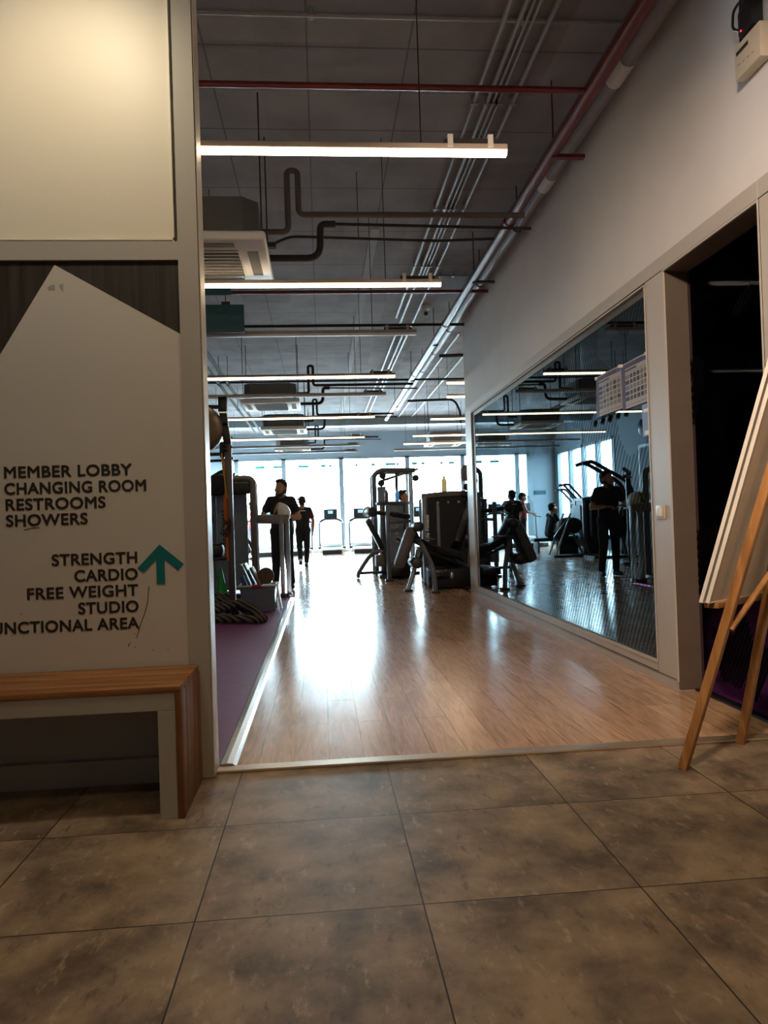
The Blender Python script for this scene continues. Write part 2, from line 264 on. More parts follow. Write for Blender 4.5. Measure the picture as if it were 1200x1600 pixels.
# ------------------------------------------------------------------ mesh helpers
def V(*a): return Vector(a)
class MB:
    def __init__(s): s.bm = bmesh.new()
    def _merge(s, b):
        me = bpy.data.meshes.new('t'); b.to_mesh(me); b.free(); s.bm.from_mesh(me); bpy.data.meshes.remove(me)
    def box(s, x0, x1, y0, y1, z0, z1, bevel=0, rot=None, seg=2):
        b = bmesh.new(); bmesh.ops.create_cube(b, size=1)
        c = V((x0+x1)/2, (y0+y1)/2, (z0+z1)/2); d = V(abs(x1-x0), abs(y1-y0), abs(z1-z0))
        for v in b.verts: v.co = V(v.co.x*d.x, v.co.y*d.y, v.co.z*d.z)
        if bevel: bmesh.ops.bevel(b, geom=b.edges[:], offset=bevel, segments=seg, affect='EDGES', profile=.5)
        for v in b.verts: v.co = (rot @ v.co if rot else v.co)+c
        s._merge(b); return s
    def bar(s, p, q, wx, wy, bevel=0, upv=(0, 0, 1)):
        p, q = Vector(p), Vector(q); d = (q-p); n = d.normalized(); a = Vector(upv)
        if abs(n.dot(a)) > .98: a = V(0, 1, 0)
        x = n.cross(a).normalized(); y = x.cross(n)
        R = Matrix((x, y, n)).transposed()
        c = (p+q)/2; l = d.length
        return s.box(c.x-wx/2, c.x+wx/2, c.y-wy/2, c.y+wy/2, c.z-l/2, c.z+l/2, bevel, R)
    def tube(s, pts, r, seg=10, cap=True):
        pts = [Vector(p) for p in pts]; n = len(pts); rs = r if isinstance(r, (list, tuple)) else [r]*n
        T = [(pts[min(i+1, n-1)]-pts[max(i-1, 0)]).normalized() for i in range(n)]
        a = V(0, 0, 1) if abs(T[0].z) < .9 else V(1, 0, 0)
        x = T[0].cross(a).normalized(); rings = []
        for i in range(n):
            if i: x = (T[i-1].rotation_difference(T[i]) @ x)
            x = (x-T[i]*x.dot(T[i])).normalized(); y = T[i].cross(x)
            rings.append([s.bm.verts.new(pts[i]+(x*math.cos(t)+y*math.sin(t))*rs[i]) for t in [2*math.pi*k/seg for k in range(seg)]])
        for i in range(n-1):
            for k in range(seg): s.bm.faces.new((rings[i][k], rings[i][(k+1) % seg], rings[i+1][(k+1) % seg], rings[i+1][k]))
        if cap: s.bm.faces.new(rings[0][::-1]); s.bm.faces.new(rings[-1])
        return s
    def lathe(s, prof, p, axis=(0, 0, 1), seg=20):
        ax = Vector(axis).normalized(); p = Vector(p)
        a = V(0, 0, 1) if abs(ax.z) < .9 else V(1, 0, 0); x = ax.cross(a).normalized(); y = ax.cross(x)
        rings = [[s.bm.verts.new(p+ax*h+(x*math.cos(t)+y*math.sin(t))*max(r, 1e-4)) for t in [2*math.pi*k/seg for k in range(seg)]] for r, h in prof]
        for i in range(len(rings)-1):
            for k in range(seg): s.bm.faces.new((rings[i][k], rings[i][(k+1) % seg], rings[i+1][(k+1) % seg], rings[i+1][k]))
        s.bm.faces.new(rings[0][::-1]); s.bm.faces.new(rings[-1]); return s
    def roller(s, p, q, r, bev=.02, seg=18):
        p, q = Vector(p), Vector(q); l = (q-p).length
        return s.lathe([(r-bev, 0), (r-bev*.3, bev*.3), (r, bev), (r, l-bev), (r-bev*.3, l-bev*.3), (r-bev, l)], p, q-p, seg)
    def sphere(s, c, r, seg=24, ring=14, R=None):
        b = bmesh.new(); bmesh.ops.create_uvsphere(b, u_segments=seg, v_segments=ring, radius=1)
        r = (r, r, r) if isinstance(r, (int, float)) else r
        for v in b.verts:
            q = V(v.co.x*r[0], v.co.y*r[1], v.co.z*r[2]); v.co = (R @ q if R else q)+Vector(c)
        s._merge(b); return s
    def prism(s, poly, axis, a, b):
        """poly: 2d points in the plane across AXIS (0: y,z  1: x,z  2: x,y), extruded from a to b"""
        def P(q, h): return {0: V(h, q[0], q[1]), 1: V(q[0], h, q[1]), 2: V(q[0], q[1], h)}[axis]
        A = [s.bm.verts.new(P(q, a)) for q in poly]; B = [s.bm.verts.new(P(q, b)) for q in poly]; n = len(poly)
        s.bm.faces.new(A); s.bm.faces.new(B[::-1])
        for i in range(n): s.bm.faces.new((A[i], B[i], B[(i+1) % n], A[(i+1) % n]))
        return s
    def build(s, name, m, parent=None, smooth=True, kind=None):
        bmesh.ops.recalc_face_normals(s.bm, faces=s.bm.faces[:])
        me = bpy.data.meshes.new(name); s.bm.to_mesh(me); s.bm.free()
        me.materials.append(m)
        if smooth:
            for p in me.polygons: p.use_smooth = True
            try: me.set_sharp_from_angle(angle=math.radians(38))
            except Exception: pass
        o = bpy.data.objects.new(name, me); COL.objects.link(o)
        if parent: o.parent = parent
        if kind: o['kind'] = kind
        return o
def struct(name, mb, m, parent=None):
    o = mb.build(name, m, parent, smooth=False)
    if not parent: o['kind'] = 'structure'
    return o
def tag(o, label, cat, group=None):
    o['label'] = label; o['category'] = cat
    if group: o['group'] = group
    return o
def thing(name, label, cat, loc=(0, 0, 0), rz=0, group=None):
    o = bpy.data.objects.new(name, None); COL.objects.link(o); o.location = loc; o.rotation_euler = (0, 0, rz); o.empty_display_size = .1
    return tag(o, label, cat, group)
def copy_tree(o, parent=None):
    c = o.copy(); COL.objects.link(c)
    if parent: c.parent = parent
    for ch in list(o.children): copy_tree(ch, c)
    return c
def fillet(pts, r, n=6):
    pts = [Vector(p) for p in pts]; out = [pts[0]]
    for i in range(1, len(pts)-1):
        a, b, c = pts[i-1], pts[i], pts[i+1]; rr = min(r, (a-b).length*.45, (c-b).length*.45)
        p, q = b+(a-b).normalized()*rr, b+(c-b).normalized()*rr
        out += [p*(1-t)**2+b*2*t*(1-t)+q*t*t for t in [k/n for k in range(n+1)]]
    return out+[pts[-1]]
def text_mesh(name, txt, size, m, parent, M, align='LEFT', width=None, bold=.09, depth=.0008):
    """flat lettering, laid in its own x-y plane and placed by matrix M"""
    c = bpy.data.curves.new(name, 'FONT'); c.body = txt; c.size = size; c.extrude = depth; c.align_x = align; c.space_character = 1.06
    t = bpy.data.objects.new(name, c); COL.objects.link(t)
    bpy.context.view_layer.update()
    me = bpy.data.meshes.new_from_object(t.evaluated_get(bpy.context.evaluated_depsgraph_get()))
    bpy.data.objects.remove(t); bpy.data.curves.remove(c)
    if width:
        xs = [v.co.x for v in me.vertices]; k = width/(max(xs)-min(xs))
        for v in me.vertices: v.co.x *= k
    if bold:
        src = bmesh.new(); src.from_mesh(me); r = bold*size*.30; acc = bmesh.new()
        for i in range(9):
            dx, dy = (0, 0) if i == 8 else (r*math.cos(i*math.pi/4), r*math.sin(i*math.pi/4))
            c2 = src.copy(); bmesh.ops.translate(c2, verts=c2.verts[:], vec=(dx, dy, i*.00002))
            t2 = bpy.data.meshes.new('t'); c2.to_mesh(t2); c2.free(); acc.from_mesh(t2); bpy.data.meshes.remove(t2)
        src.free(); me = bpy.data.meshes.new(name); acc.to_mesh(me); acc.free()
    me.transform(M); me.materials.clear(); me.materials.append(m)
    o = bpy.data.objects.new(name, me); COL.objects.link(o)
    if parent: o.parent = parent
    return o
def XZ(x, y, z): return Matrix(((1, 0, 0, x), (0, 0, -1, y), (0, 1, 0, z), (0, 0, 0, 1)))   # upright, read from -y

# ------------------------------------------------------------------ shell
H = 4.1
XR = 1.995      # face of the studio wall
XL = -4.2       # far left wall
struct('floor_tile', MB().box(-3.2, 2.12, -3, 3.10, -.1, 0), M_TILE)
struct('floor_wood', MB().box(-.40, 2.10, 3.10, 10.2, -.1, 0).box(-4.3, 6.1, 10.2, 25.1, -.1, 0).box(2.10, 6.1, 9.8, 10.2, -.1, 0), M_WOODF)
struct('floor_rubber', MB().box(-4.3, -.47, 3.10, 10.2, -.1, .004), M_RUBBER)
struct('floor_studio', MB().box(2.12, 6.0, -.5, 9.7, -.1, .008), M_RUBBER)
struct('ceiling', MB().box(-4.3, 6.1, 2.4, 25.3, H, H+.1), M_CEIL)
struct('ceiling_lobby', MB().box(-3.3, 2.1, -3.1, 2.4, 3.6, 3.7).box(-3.3, 2.1, 2.3, 2.4, 3.6, H), M_WALL)
struct('trim_1', MB().box(-.47, 1.99, 3.075, 3.13, 0, .012, .004).box(-.47, 1.99, 3.13, 3.16, 0, .006), mat('threshold_brass', (.55, .42, .30), .3, .7))
struct('trim_2', MB().prism([(-.475, 0), (-.46, .013), (-.435, .016), (-.41, .013), (-.395, 0)], 1, 3.16, 9.6), M_STEEL)
struct('trim_3', MB().box(2.085, 2.14, 3.1, 4.0, -.02, .012, .004), M_BLACKM)
# the studio wall: upper wall, clad frame round the glass and the door
rw = MB().box(XR, XR+.14, 3.098, 9.80, 2.495, H).box(XR, XR+.14, -3.1, 3.098, 2.495, H)
struct('wall_right', rw, M_WALL)
fr = MB()
fr.box(XR-.004, XR+.12, 3.1, 9.80, 2.41, 2.495)                # head band
fr.box(XR-.004, XR+.12, 4.006, 4.245, .065, 2.41)              # pier between door and glass
fr.box(XR-.004, XR+.12, 9.42, 9.80, .0, 2.41)                   # far post
fr.box(XR+.006, XR+.12, 4.006, 9.42, 0, .065)                  # skirting
fr.box(XR-.004, XR+.12, 4.245, 9.42, .066, .112)               # sill
fr.box(XR-.004, XR+.12, 2.6, 3.09, 0, 2.495).box(XR-.004, XR+.12, -3.1, 2.598, 0, 2.495)
struct('trim_4', fr, M_FRAME)
ed = MB()
for a in (4.246, 9.412): ed.box(XR-.008, XR+.03, a, a+.010, .112, 2.40)
ed.box(XR-.008, XR+.03, 4.246, 9.42, 2.392, 2.402).box(XR-.008, XR+.06, 4.246, 9.42, .112, .124)
ed.box(XR-.008, XR+.001, 4.0, 4.010, .05, 2.408).box(XR-.008, XR+.001, 3.09, 3.098, .0, 2.41).box(XR-.010, XR+.001, 3.098, 4.01, 2.397, 2.4075)
struct('trim_5', ed, M_LAM)
gv = MB()
for a, b, c, d in ((4.256, 4.26, .125, 2.39), (4.2415, 4.2445, .066, 2.41), (4.0105, 4.0135, .066, 2.41), (3.085, 3.089, 0, 2.41)): gv.box(XR-.0045, XR+.01, a, b, c, d)
gv.box(XR-.0055, XR+.01, 3.0, 9.42, 2.408, 2.4125).box(XR-.0045, XR+.01, 4.25, 9.42, .063, .067)
struct('trim_6', gv, M_DARKTRIM)
# glass front in three panes with black joints, dark subframe
win = struct('window_1', MB().box(XR+.015, XR+.06, 4.256, 9.412, 2.345, 2.392).box(XR+.03, XR+.06, 4.256, 9.412, .124, .14).box(XR+.015, XR+.06, 9.30, 9.412, .124, 2.345), mat('dark_subframe', (.09, .075, .065), .4, .3))
for a, b in ((4.258, 5.44), (5.446, 7.28), (7.286, 9.31)):
    struct('pane', MB().box(XR+.020, XR+.028, a, b, .13, 2.36), M_STUDIOGLASS, win)
# door opening: reveal, dark glass leaf pivoted at the near side, patch fitting
struct('trim_7', MB().box(XR+.0015, XR+.15, 3.998, 4.0065, .012, 2.397).box(XR+.0015, XR+.15, 3.1, 4.006, 2.397, 2.41), mat('shaded_jamb_lining', (.13, .10, .078), .6))  # lining darker than the frame: the reveal's shade is put into its colour
dr = struct('door_1', MB().box(2.122, 2.132, 3.16, 3.985, .014, 2.385), M_DOORGLASS)
struct('patch_fitting', MB().box(2.109, 2.145, 3.17, 3.215, 2.30, 2.385, .004), M_SILVER, dr)
struct('edge_rail', MB().box(2.115, 2.139, 3.15, 3.162, .014, 2.30), M_GREYM, dr)
# studio box behind the glass (unlit)
struct('wall_studio', MB().box(6.0, 6.1, -.6, 9.74, 0, H).box(2.14, 6.1, -.6, -.5, 0, H).box(2.14, 6.1, 9.68, 9.80, 0, H).box(2.135, 6.0, -.5, 9.7, 3.3, 3.4), M_STUDIO)
# lobby sign wall on the left
lw = MB().box(-3.3, -.552, 3.055, 3.16, 0, H)
struct('wall_left', lw, M_LAMGREY)
lt = MB().box(-.552, -.472, 3.028, 3.16, .004, H).box(-3.3, -.552, 3.030, 3.06, 2.120, 2.197)
struct('trim_8', lt, M_LAMGREY)
struct('trim_9', MB().box(-.4715, -.466, 3.036, 3.156, .004, H, .002), mat('pale_edge_strip', (.66, .60, .52), .35))
up_ = MB().box(-3.3, -.572, 3.045, 3.06, 2.215, H)
struct('trim_10', up_, mat('cream_panel', (.72, .66, .54), .45, var=.02, scale=1))
bd = MB().box(-.572, -.566, 3.034, 3.06, 2.197, H).box(-3.3, -.566, 3.034, 3.06, 2.203, 2.212)
struct('trim_11', bd, mat('cream_bead', (.78, .72, .60), .4))
struct('baseboard_left', MB().box(-3.3, -.6, 3.020, 3.056, 0, .10).box(-3.3, -.553, 3.046, 3.056, .12, .46), M_LAMGREY)
# lobby closing walls (behind the camera)
struct('wall_back', MB().box(-3.3, 2.1, -3.1, -3.0, 0, 3.7).box(-3.3, -3.2, -3.0, 3.1, 0, 3.7), M_WALL)
# gym walls
gl = MB().box(XL-.12, XL, 3.1, 19.8, 0, H).box(XL-.12, XL, 24.8, 25.3, 0, H).box(XL-.12, XL, 19.8, 24.8, 3.2, H).box(XL-.12, XL, 19.8, 24.8, 0, .25).box(XL-.12, -3.2, 3.06, 3.16, 0, H)
struct('wall_gym_left', gl, M_BLUEWALL)
fwl = MB().box(-4.3, -3.28, 25.0, 25.15, 0, H).box(-3.28, 6.1, 25.0, 25.15, 3.23, H)
struct('wall_far', fwl, M_BLUEWALL)
struct('wall_gym_right', MB().box(6.0, 6.12, 9.8, 25.1, 0, H), M_BLUEWALL)
struct('ceiling_beam', MB().box(-4.2, 6.0, 21.5, 21.9, 3.86, H), M_ALU)
struct('ceiling_strip', MB().box(.61, .70, 7.6, 21.5, H-.012, H+.01), mat('pale_ceiling_strip', (.33, .325, .34), .8))
# far window wall: mullions and panes
wf = MB()
MX = [-3.25, -2.83, -1.24, .717, 3.0, 4.94, 5.97]
for x in MX: wf.box(x-.075, x+.075, 24.98, 25.10, 0, 3.23)
wf.box(-3.28, 6.0, 24.98, 25.10, 0, .06).box(-3.28, 6.0, 24.98, 25.10, 3.17, 3.23)
win2 = struct('window_2', wf, M_ALU)
for a, b in zip(MX[:-1], MX[1:]): struct('pane', MB().box(a+.075, b-.075, 25.04, 25.05, .06, 3.17), M_GLASS, win2)
wl = MB(); LY = [19.85, 21.1, 22.3, 23.5, 24.75]
for y in LY: wl.box(XL-.1, XL+.02, y-.09, y+.09, .25, 3.2)
wl.box(XL-.1, XL+.02, 19.8, 24.8, 3.12, 3.2).box(XL-.1, XL+.02, 19.8, 24.8, .25, .32)
win3 = struct('window_3', wl, M_ALU)
for a, b in zip(LY[:-1], LY[1:]): struct('pane', MB().box(XL-.05, XL-.04, a+.09, b-.09, .32, 3.12), M_GLASS, win3)
# outside: terrace slab and parapet beyond the glass
struct('terrace_floor', MB().box(-30, 30, 25.2, 30, -.2, -.05).box(-30, -4.4, 3, 25.2, -.2, -.05), mat('terrace_paving', (.42, .44, .45), .8))
struct('terrace_parapet', MB().box(-30, 30, 28.0, 28.25, -.05, 1.75).box(-9.0, -8.75, 3, 28, -.05, 1.75), mat('parapet_render', (.62, .66, .68), .8))

# ------------------------------------------------------------------ sign on the lobby wall
sg = thing('direction_sign', 'large wayfinding sign with black lettering and teal arrow above the bench', 'sign', (0, 3.03, 0))
MB().box(-3.0, -.553, .012, .024, .462, 2.119).build('backboard', M_PANEL, sg, False)
MB().prism([(-1.044, 2.103), (-.5535, 1.817), (-.5535, .463), (-1.95, .463), (-1.95, .62)], 1, .007, .0115).build('face_panel', M_LAM, sg, False)
def line(t, x, z, h, wid, align):
    # (bottom left x or right x, baseline z, cap height)
    o = text_mesh('lettering', t, h/.70, M_TEXT, sg, Matrix.Identity(4), 'LEFT', wid)
    xs = [v.co.x for v in o.data.vertices]; ox = x-min(xs) if align == 'L' else x-max(xs)
    o.data.transform(XZ(ox, .006, z))
CAP = .0445
line('MEMBER LOBBY', -1.262, 1.246, CAP, .496, 'L')
line('CHANGING ROOM', -1.262, 1.180, CAP, .551, 'L')
line('RESTROOMS', -1.259, 1.116, CAP, .386, 'L')
line('SHOWERS', -1.259, 1.052, CAP, .314, 'L')
line('STRENGTH', -.751, .888, CAP, .332, 'R')
line('CARDIO', -.751, .821, CAP, .246, 'R')
line('FREE WEIGHT', -.751, .756, CAP, .431, 'R')
line('STUDIO', -.751, .690, CAP, .234, 'R')
line('FUNCTIONAL AREA', -.751, .623, CAP, .60, 'R')
ar = MB()
ar.prism([(-.661, .958), (-.567, .876), (-.589, .851), (-.643, .899), (-.643, .799), (-.676, .799), (-.676, .899), (-.727, .846), (-.750, .866)], 1, .004, .0068)
ar.build('arrow', M_TEAL, sg, False)
sc = MB().tube([(-.708, .006, .79), (-.714, .006, .73), (-.728, .006, .68), (-.745, .006, .64), (-.762, .006, .585)], .0012, 5)
sc.build('scratch', M_TEXT, sg)
MB().tube([(-.79, .006, .565), (-.797, .006, .55)], .0012, 5).build('scratch', M_TEXT, sg)
MB().tube([(-1.19, .006, 1.035), (-1.16, .006, 1.043), (-1.13, .006, 1.043)], .0010, 5).build('scratch', M_TEXT, sg)
for sx_, sz_ in ((-.70, .53), (-.77, .60), (-1.21, .70), (-1.25, .615), (-.77, .545), (-.64, .53)): MB().sphere((sx_, .0068, sz_), (.0022, .0006, .0022), 8, 6).build('scuff_dot', M_TEXT, sg)
MB().prism([(-1.06, 2.02), (-1.075, 2.01), (-1.07, 2.0), (-1.045, 2.0), (-1.045, 2.022)], 1, .0062, .0068).prism([(-1.03, 2.02), (-1.012, 2.027), (-1.012, 1.99), (-1.022, 2.002)], 1, .0062, .0068).build('peeled_patch', M_PGREY, sg, False)

# ------------------------------------------------------------------ bench
bn = thing('lobby_bench', 'long bench with oak slat top and grey apron against the sign wall', 'bench', (-.513, 2.63, 0))
bt = MB()
for k in range(5): bt.box(-2.4, -.004*1, .0+k*.078, .076+k*.078, .445, .466, .0015)
bt.build('seat_top', M_BENCHW, bn)
be = MB()
for k in range(5): be.box(-.022, 0, .0+k*.078, .076+k*.078, .0, .4445, .0015)
be.build('end_panel', M_BENCHV, bn)
MB().box(-2.4, -.023, .004, .075, .381, .4445, .002).build('apron', M_LAMGREY, bn, False)
MB().box(-.085, -.023, .004, .38, .0, .3805, .002).build('leg', M_LAMGREY, bn, False)
MB().box(-2.4, -2.33, .004, .38, .0, .3805, .002).build('leg', M_LAMGREY, bn, False)

# ------------------------------------------------------------------ easel with board
e1 = V(.83615, .5485, 0); nb = V(.5485, -.83615, 0); L1 = V(1.396, 2.797, 0); L2 = V(1.791, 3.056, 0); TB = .27
mid = (L1+L2)/2
ez = thing('wooden_easel', 'wooden tripod easel standing by the studio door, seen from behind', 'easel', mid)
ez_m = lambda p: Vector(p)-mid
Ht = 1.72
A = mid+nb*TB*Ht+V(0, 0, Ht)
for s, Lf in ((-1, L1), (1, L2)):
    MB().bar(ez_m(Lf), ez_m(A+e1*s*.012), .026, .036, .003, nb).build('leg', M_EASEL, ez)
rear = A+nb*.55; rear.z = 0
MB().bar(ez_m(A+nb*.02), ez_m(rear), .026, .032, .003, e1).build('rear_leg', M_EASEL, ez)
def onleg(Lf, z): return Lf+(A-Lf)*(z/Ht)
MB().bar(ez_m(onleg(L1, .56)+nb*.022), ez_m(onleg(L2, .83)+nb*.022+e1*.02), .012, .022, .002, nb).build('brace', M_EASEL, ez)
bf = mid-nb*.055
def bp_(u, z, off=0, tb=.27): return ez_m(bf+e1*u+nb*(tb*z)-nb*off+V(0, 0, z))
MB().bar(bp_(-.20, .655), bp_(.26, .655), .06, .022, .003).build('tray', M_EASEL, ez)
MB().bar(ez_m(onleg(L1, 1.05)+nb*.01), ez_m(onleg(L2, 1.05)+nb*.01), .018, .03, .003).build('cross_rail', M_EASEL, ez)
# boards: two sheets leaning on the easel, tilted a touch clockwise
def board(name, label, off, m, edge):
    o = thing(name, label, 'board', mid, 0, None)
    uv = [(-.245, .67), (.355, .67), (.46, 1.62), (-.135, 1.62)]
    mb = MB(); A_ = [mb.bm.verts.new(bp_(u, z, off)) for u, z in uv]; B_ = [mb.bm.verts.new(bp_(u, z, off+.012)) for u, z in uv]
    mb.bm.faces.new(A_); mb.bm.faces.new(B_[::-1])
    for i in range(4): mb.bm.faces.new((A_[i], B_[i], B_[(i+1) % 4], A_[(i+1) % 4]))
    mb.build('sheet', m, o, False)
    rim = MB()
    for (a, b) in ((0, 1), (1, 2), (2, 3), (3, 0)):
        rim.bar(bp_(*uv[a], off+.006), bp_(*uv[b], off+.006), .004, .0145, 0, nb)
    rim.build('edge_band', edge, o, False)
    return o
board('display_board', 'cream backed display board leaning on the easel, the sheet nearer the lobby', -.012, M_BOARD, M_BOARDE)
board('display_board', 'white edged display board on the easel, behind the cream one', .014, M_BOARDE, M_BOARDE)

# ------------------------------------------------------------------ wall devices on the studio wall
mt = thing('meter_box', 'cream plastic control box with small display high on the white wall', 'control box', (XR, 3.06, 2.97))
MB().box(-.055, 0, -.105, .09, -.0, .155, .008).build('casing', M_CREAMPL, mt)
MB().box(-.0565, -.054, -.02, .07, .105, .122).build('display', M_DARKTRIM, mt, False)
b_ = MB()
for k in range(4): b_.box(-.0565, -.054, -.06+.035*k, -.045+.035*k, .045+.004*k, .049+.004*k)
b_.build('button', M_PGREY, mt, False)
ad = thing('power_adapter', 'black plug adapters with a red light above the control box', 'power adapter', (XR, 3.06, 3.14))
MB().box(-.06, -.001, -.06, .05, .0, .12, .012).box(-.05, -.001, -.085, .035, .105, .19, .012).build('body', M_BLACKM, ad)
MB().sphere((-.061, .02, .02), .004, 8, 6).build('indicator_light', M_INDIC, ad)
MB().tube(fillet([(-.04, .05, .04), (-.06, .085, .07), (-.05, .09, .16), (-.03, .05, .19)], .03), .006, 8).build('plug_lead', M_BLACKM, ad)
tag(MB().tube(fillet([(XR-.02, 3.145, 3.02), (XR-.012, 3.165, 3.12), (XR-.012, 3.16, 3.30), (XR-.012, 3.12, 3.6), (XR-.012, 3.10, 4.05)], .05), .005, 8).tube(fillet([(XR-.02, 3.135, 3.02), (XR-.012, 3.152, 3.12), (XR-.012, 3.148, 3.30), (XR-.012, 3.11, 3.6), (XR-.012, 3.09, 4.05)], .05), .004, 8).build('wall_cable', M_INSUL), 'pair of black cables running up the white wall beside the control box', 'cable')
sw = thing('light_switch', 'white triple rocker switch plate on the pier beside the studio glass', 'switch', (XR-.004, 4.135, 1.02))
MB().box(-.010, 0, -.052, .052, -.042, .042, .004).build('plate', M_CREAMPL, sw)
for k in range(3): MB().box(-.014, -.009, -.034+.024*k, -.014+.024*k, -.026, .026, .003).build('rocker', M_WHITEPL, sw)
# timetable posters taped on the glass
def poster(label, y0, y1, z0, z1, skew, pattern, dark):
    # y0 near edge, y1 far edge (left in the photo)
    o = thing('timetable_poster', label, 'poster', (XR+.012, y1, z1), 0, None)
    wy = y1-y0; hh = z1-z0
    us = sorted(set([0, .14, 1]+[round(.20+k*.13, 3) for k in range(6)]+[round(.30+k*.13, 3) for k in range(6)]+[.95]))
    vs_ = sorted(set([0, .03, .13, .16, .20, .235, .25, .93, .945, 1]+[round(.28+r*.118, 3) for r in range(5)]+[round(.28+r*.118+.088, 3) for r in range(5)]))
    mats = [M_PAPER, M_PGREY, M_MAROON, M_PURPLE, M_PBLUE]
    def ink(u, v):
        if u < .14 and v > .03: return 3
        if .03 < v < .13 and u < .95: return 4 if u > .80 else 3
        if .16 < v < .20 and .14 < u < .62: return 2
        if v < .235 or u > .95: return 0
        k = int((u-.20)/.13); inx = 0 <= k < 6 and (u-.20)-k*.13 < .10
        if not inx: return 0
        if v < .25 or .93 < v < .945: return 1
        r = int((v-.28)/.118)
        if 0 <= r < 5 and (v-.28)-r*.118 < .088 and v > .28: return 2 if pattern[r][k] == '1' else 1
        return 0
    bm = bmesh.new()
    G = [[bm.verts.new(V(-.002-.012*skew*(math.sin(u*math.pi)*.6+(.5 if u < .3 else 0)*(1-u/.3)*v), -u*wy, -v*hh)) for v in vs_] for u in us]
    for i in range(len(us)-1):
        for j in range(len(vs_)-1):
            f = bm.faces.new((G[i][j], G[i+1][j], G[i+1][j+1], G[i][j+1])); f.material_index = ink((us[i]+us[i+1])/2, (vs_[j]+vs_[j+1])/2)
    ext = bmesh.ops.solidify(bm, geom=bm.faces[:], thickness=.0008)
    me = bpy.data.meshes.new('sheet'); bm.to_mesh(me); bm.free()
    for m_ in mats: me.materials.append(m_)
    sh = bpy.data.objects.new('sheet', me); COL.objects.link(sh); sh.parent = o
    for (u, v) in ((.03, .02), (.97, .02)): MB().box(-.014, .0, -u*wy-.012, -u*wy+.012, -v*hh-.012, -v*hh+.008).build('tape', M_WHITEPL, o, False)
    return o
poster('purple edged class timetable on the glass, the one farther from the door', 4.66, 5.10, 1.715, 2.003, 1.4, ['101010', '101010', '000000', '010101', '000000'], 0)
poster('purple edged class timetable on the glass, the one nearer the door', 4.262, 4.655, 1.70, 1.998, .5, ['011100', '111101', '000000', '111110', '111110'], 0)
nt = thing('notice_card', 'small blue notice card at the edge of the glass below the timetables', 'notice', (XR+.012, 4.375, 1.69))
MB().box(-.001, 0, -.11, 0, -.20, 0).build('card', M_PBLUE, nt, False)
MB().box(-.0022, -.001, -.105, -.03, -.19, -.165).build('print_block', M_PAPER, nt, False)
MB().box(-.0022, -.001, -.10, -.02, -.05, -.03).build('print_block', M_PAPER, nt, False)

# ------------------------------------------------------------------ ceiling services
RPX, RPZ = 1.716, 3.6
rp = MB().tube([(RPX, 2.45, RPZ), (RPX, 18.5, RPZ)], .047, 14)
for y in (6.2, 9.5, 12.8, 16): rp.lathe([(.054, 0), (.054, .10)], (RPX, y, RPZ), (0, 1, 0), 14)
rpo = thing('sprinkler_main', 'thick red sprinkler main running along the white wall under the ceiling', 'pipe')
rp.build('pipe', M_REDPIPE, rpo)
for y in (5.0, 7.7, 10.5, 13.2, 16.2):
    MB().box(RPX-.02, RPX+.22 if y < 9.8 else RPX+.05, y-.02, y+.02, RPZ-.055, RPZ-.03).tube([(RPX, y, RPZ+.04), (RPX, y, H)], .006, 6).build('hanger', M_REDPIPE if y < 6 else M_INSUL, rpo)
for i, (y, x0, lab) in enumerate(((4.28, -3.2, 'thin red sprinkler branch pipe crossing the ceiling nearest the lobby'), (8.15, -3.2, 'dark red sprinkler branch crossing behind the second tube light'), (9.55, -3.2, 'dark sprinkler branch crossing behind the fourth tube light'), (13.3, -3.2, 'dark sprinkler branch crossing between the second and third cassette units'))):
    o = MB().tube([(x0, y, RPZ), (RPX-.044, y, RPZ)], .019, 10)
    if i: o.tube([(RPX+.05, y, RPZ), (5.5 if y > 9.8 else 1.97, y, RPZ)], .019, 10)
    tag(o.build('branch_pipe', M_REDPIPE if i < 2 else M_INSUL), lab, 'pipe', 'sprinkler branch pipes')
gp = thing('drain_pipe', 'grey round drain pipe with white couplings fixed high along the white wall', 'pipe')
MB().tube([(1.90, 2.45, 3.72), (1.90, 17.5, 3.72)], .05, 14).build('pipe', M_GREYPIPE, gp)
for y in (4.15, 5.6): MB().lathe([(.056, 0), (.056, .22)], (1.90, y, 3.72), (0, 1, 0), 14).build('coupling', M_WHITEPL, gp)
for y in (6.6, 8.2, 10.2, 11.6, 13.0, 14.8):
    MB().lathe([(.054, 0), (.054, .03)], (1.90, y, 3.72), (0, 1, 0), 14).tube([(1.90, y+.015, 3.77), (1.90, y+.015, H)], .006, 6).build('clamp', M_INSUL, gp)
CX = [1.205, 1.30, 1.345, 1.385, 1.49]
cl = ['first', 'second', 'third', 'fourth', 'fifth']
for i, x in enumerate(CX):
    y1 = (10.8, 11.2, 9.0, 9.3, 17.0)[i]; z = H-.045
    m = MB().tube([(x, 2.45, z), (x, y1, z)], .017 if i in (0, 1, 4) else .011, 8)
    for y in (3.4, 5.2, 7.0, 8.6): m.box(x-.028, x+.028, y-.012, y+.012, z-.02, H)
    tag(m.build('ceiling_conduit', M_GREYPIPE), f'{cl[i]} of five grey conduits on the slab counted towards the white wall', 'conduit', 'conduits along the slab')
for i, x in enumerate((1.3, 1.42, 2.35, 2.75)):
    tag(MB().tube([(x, 11.8, H-.04), (x, 21.4, H-.04)], .016, 8).build('ceiling_conduit', M_GREYPIPE), ['thin grey conduit on the far slab nearest the cassette units', 'thin grey conduit on the far slab beside the red main', 'thin grey conduit on the far slab just past the red main', 'thin grey conduit on the far slab farthest right'][i], 'conduit', 'conduits on the far slab')
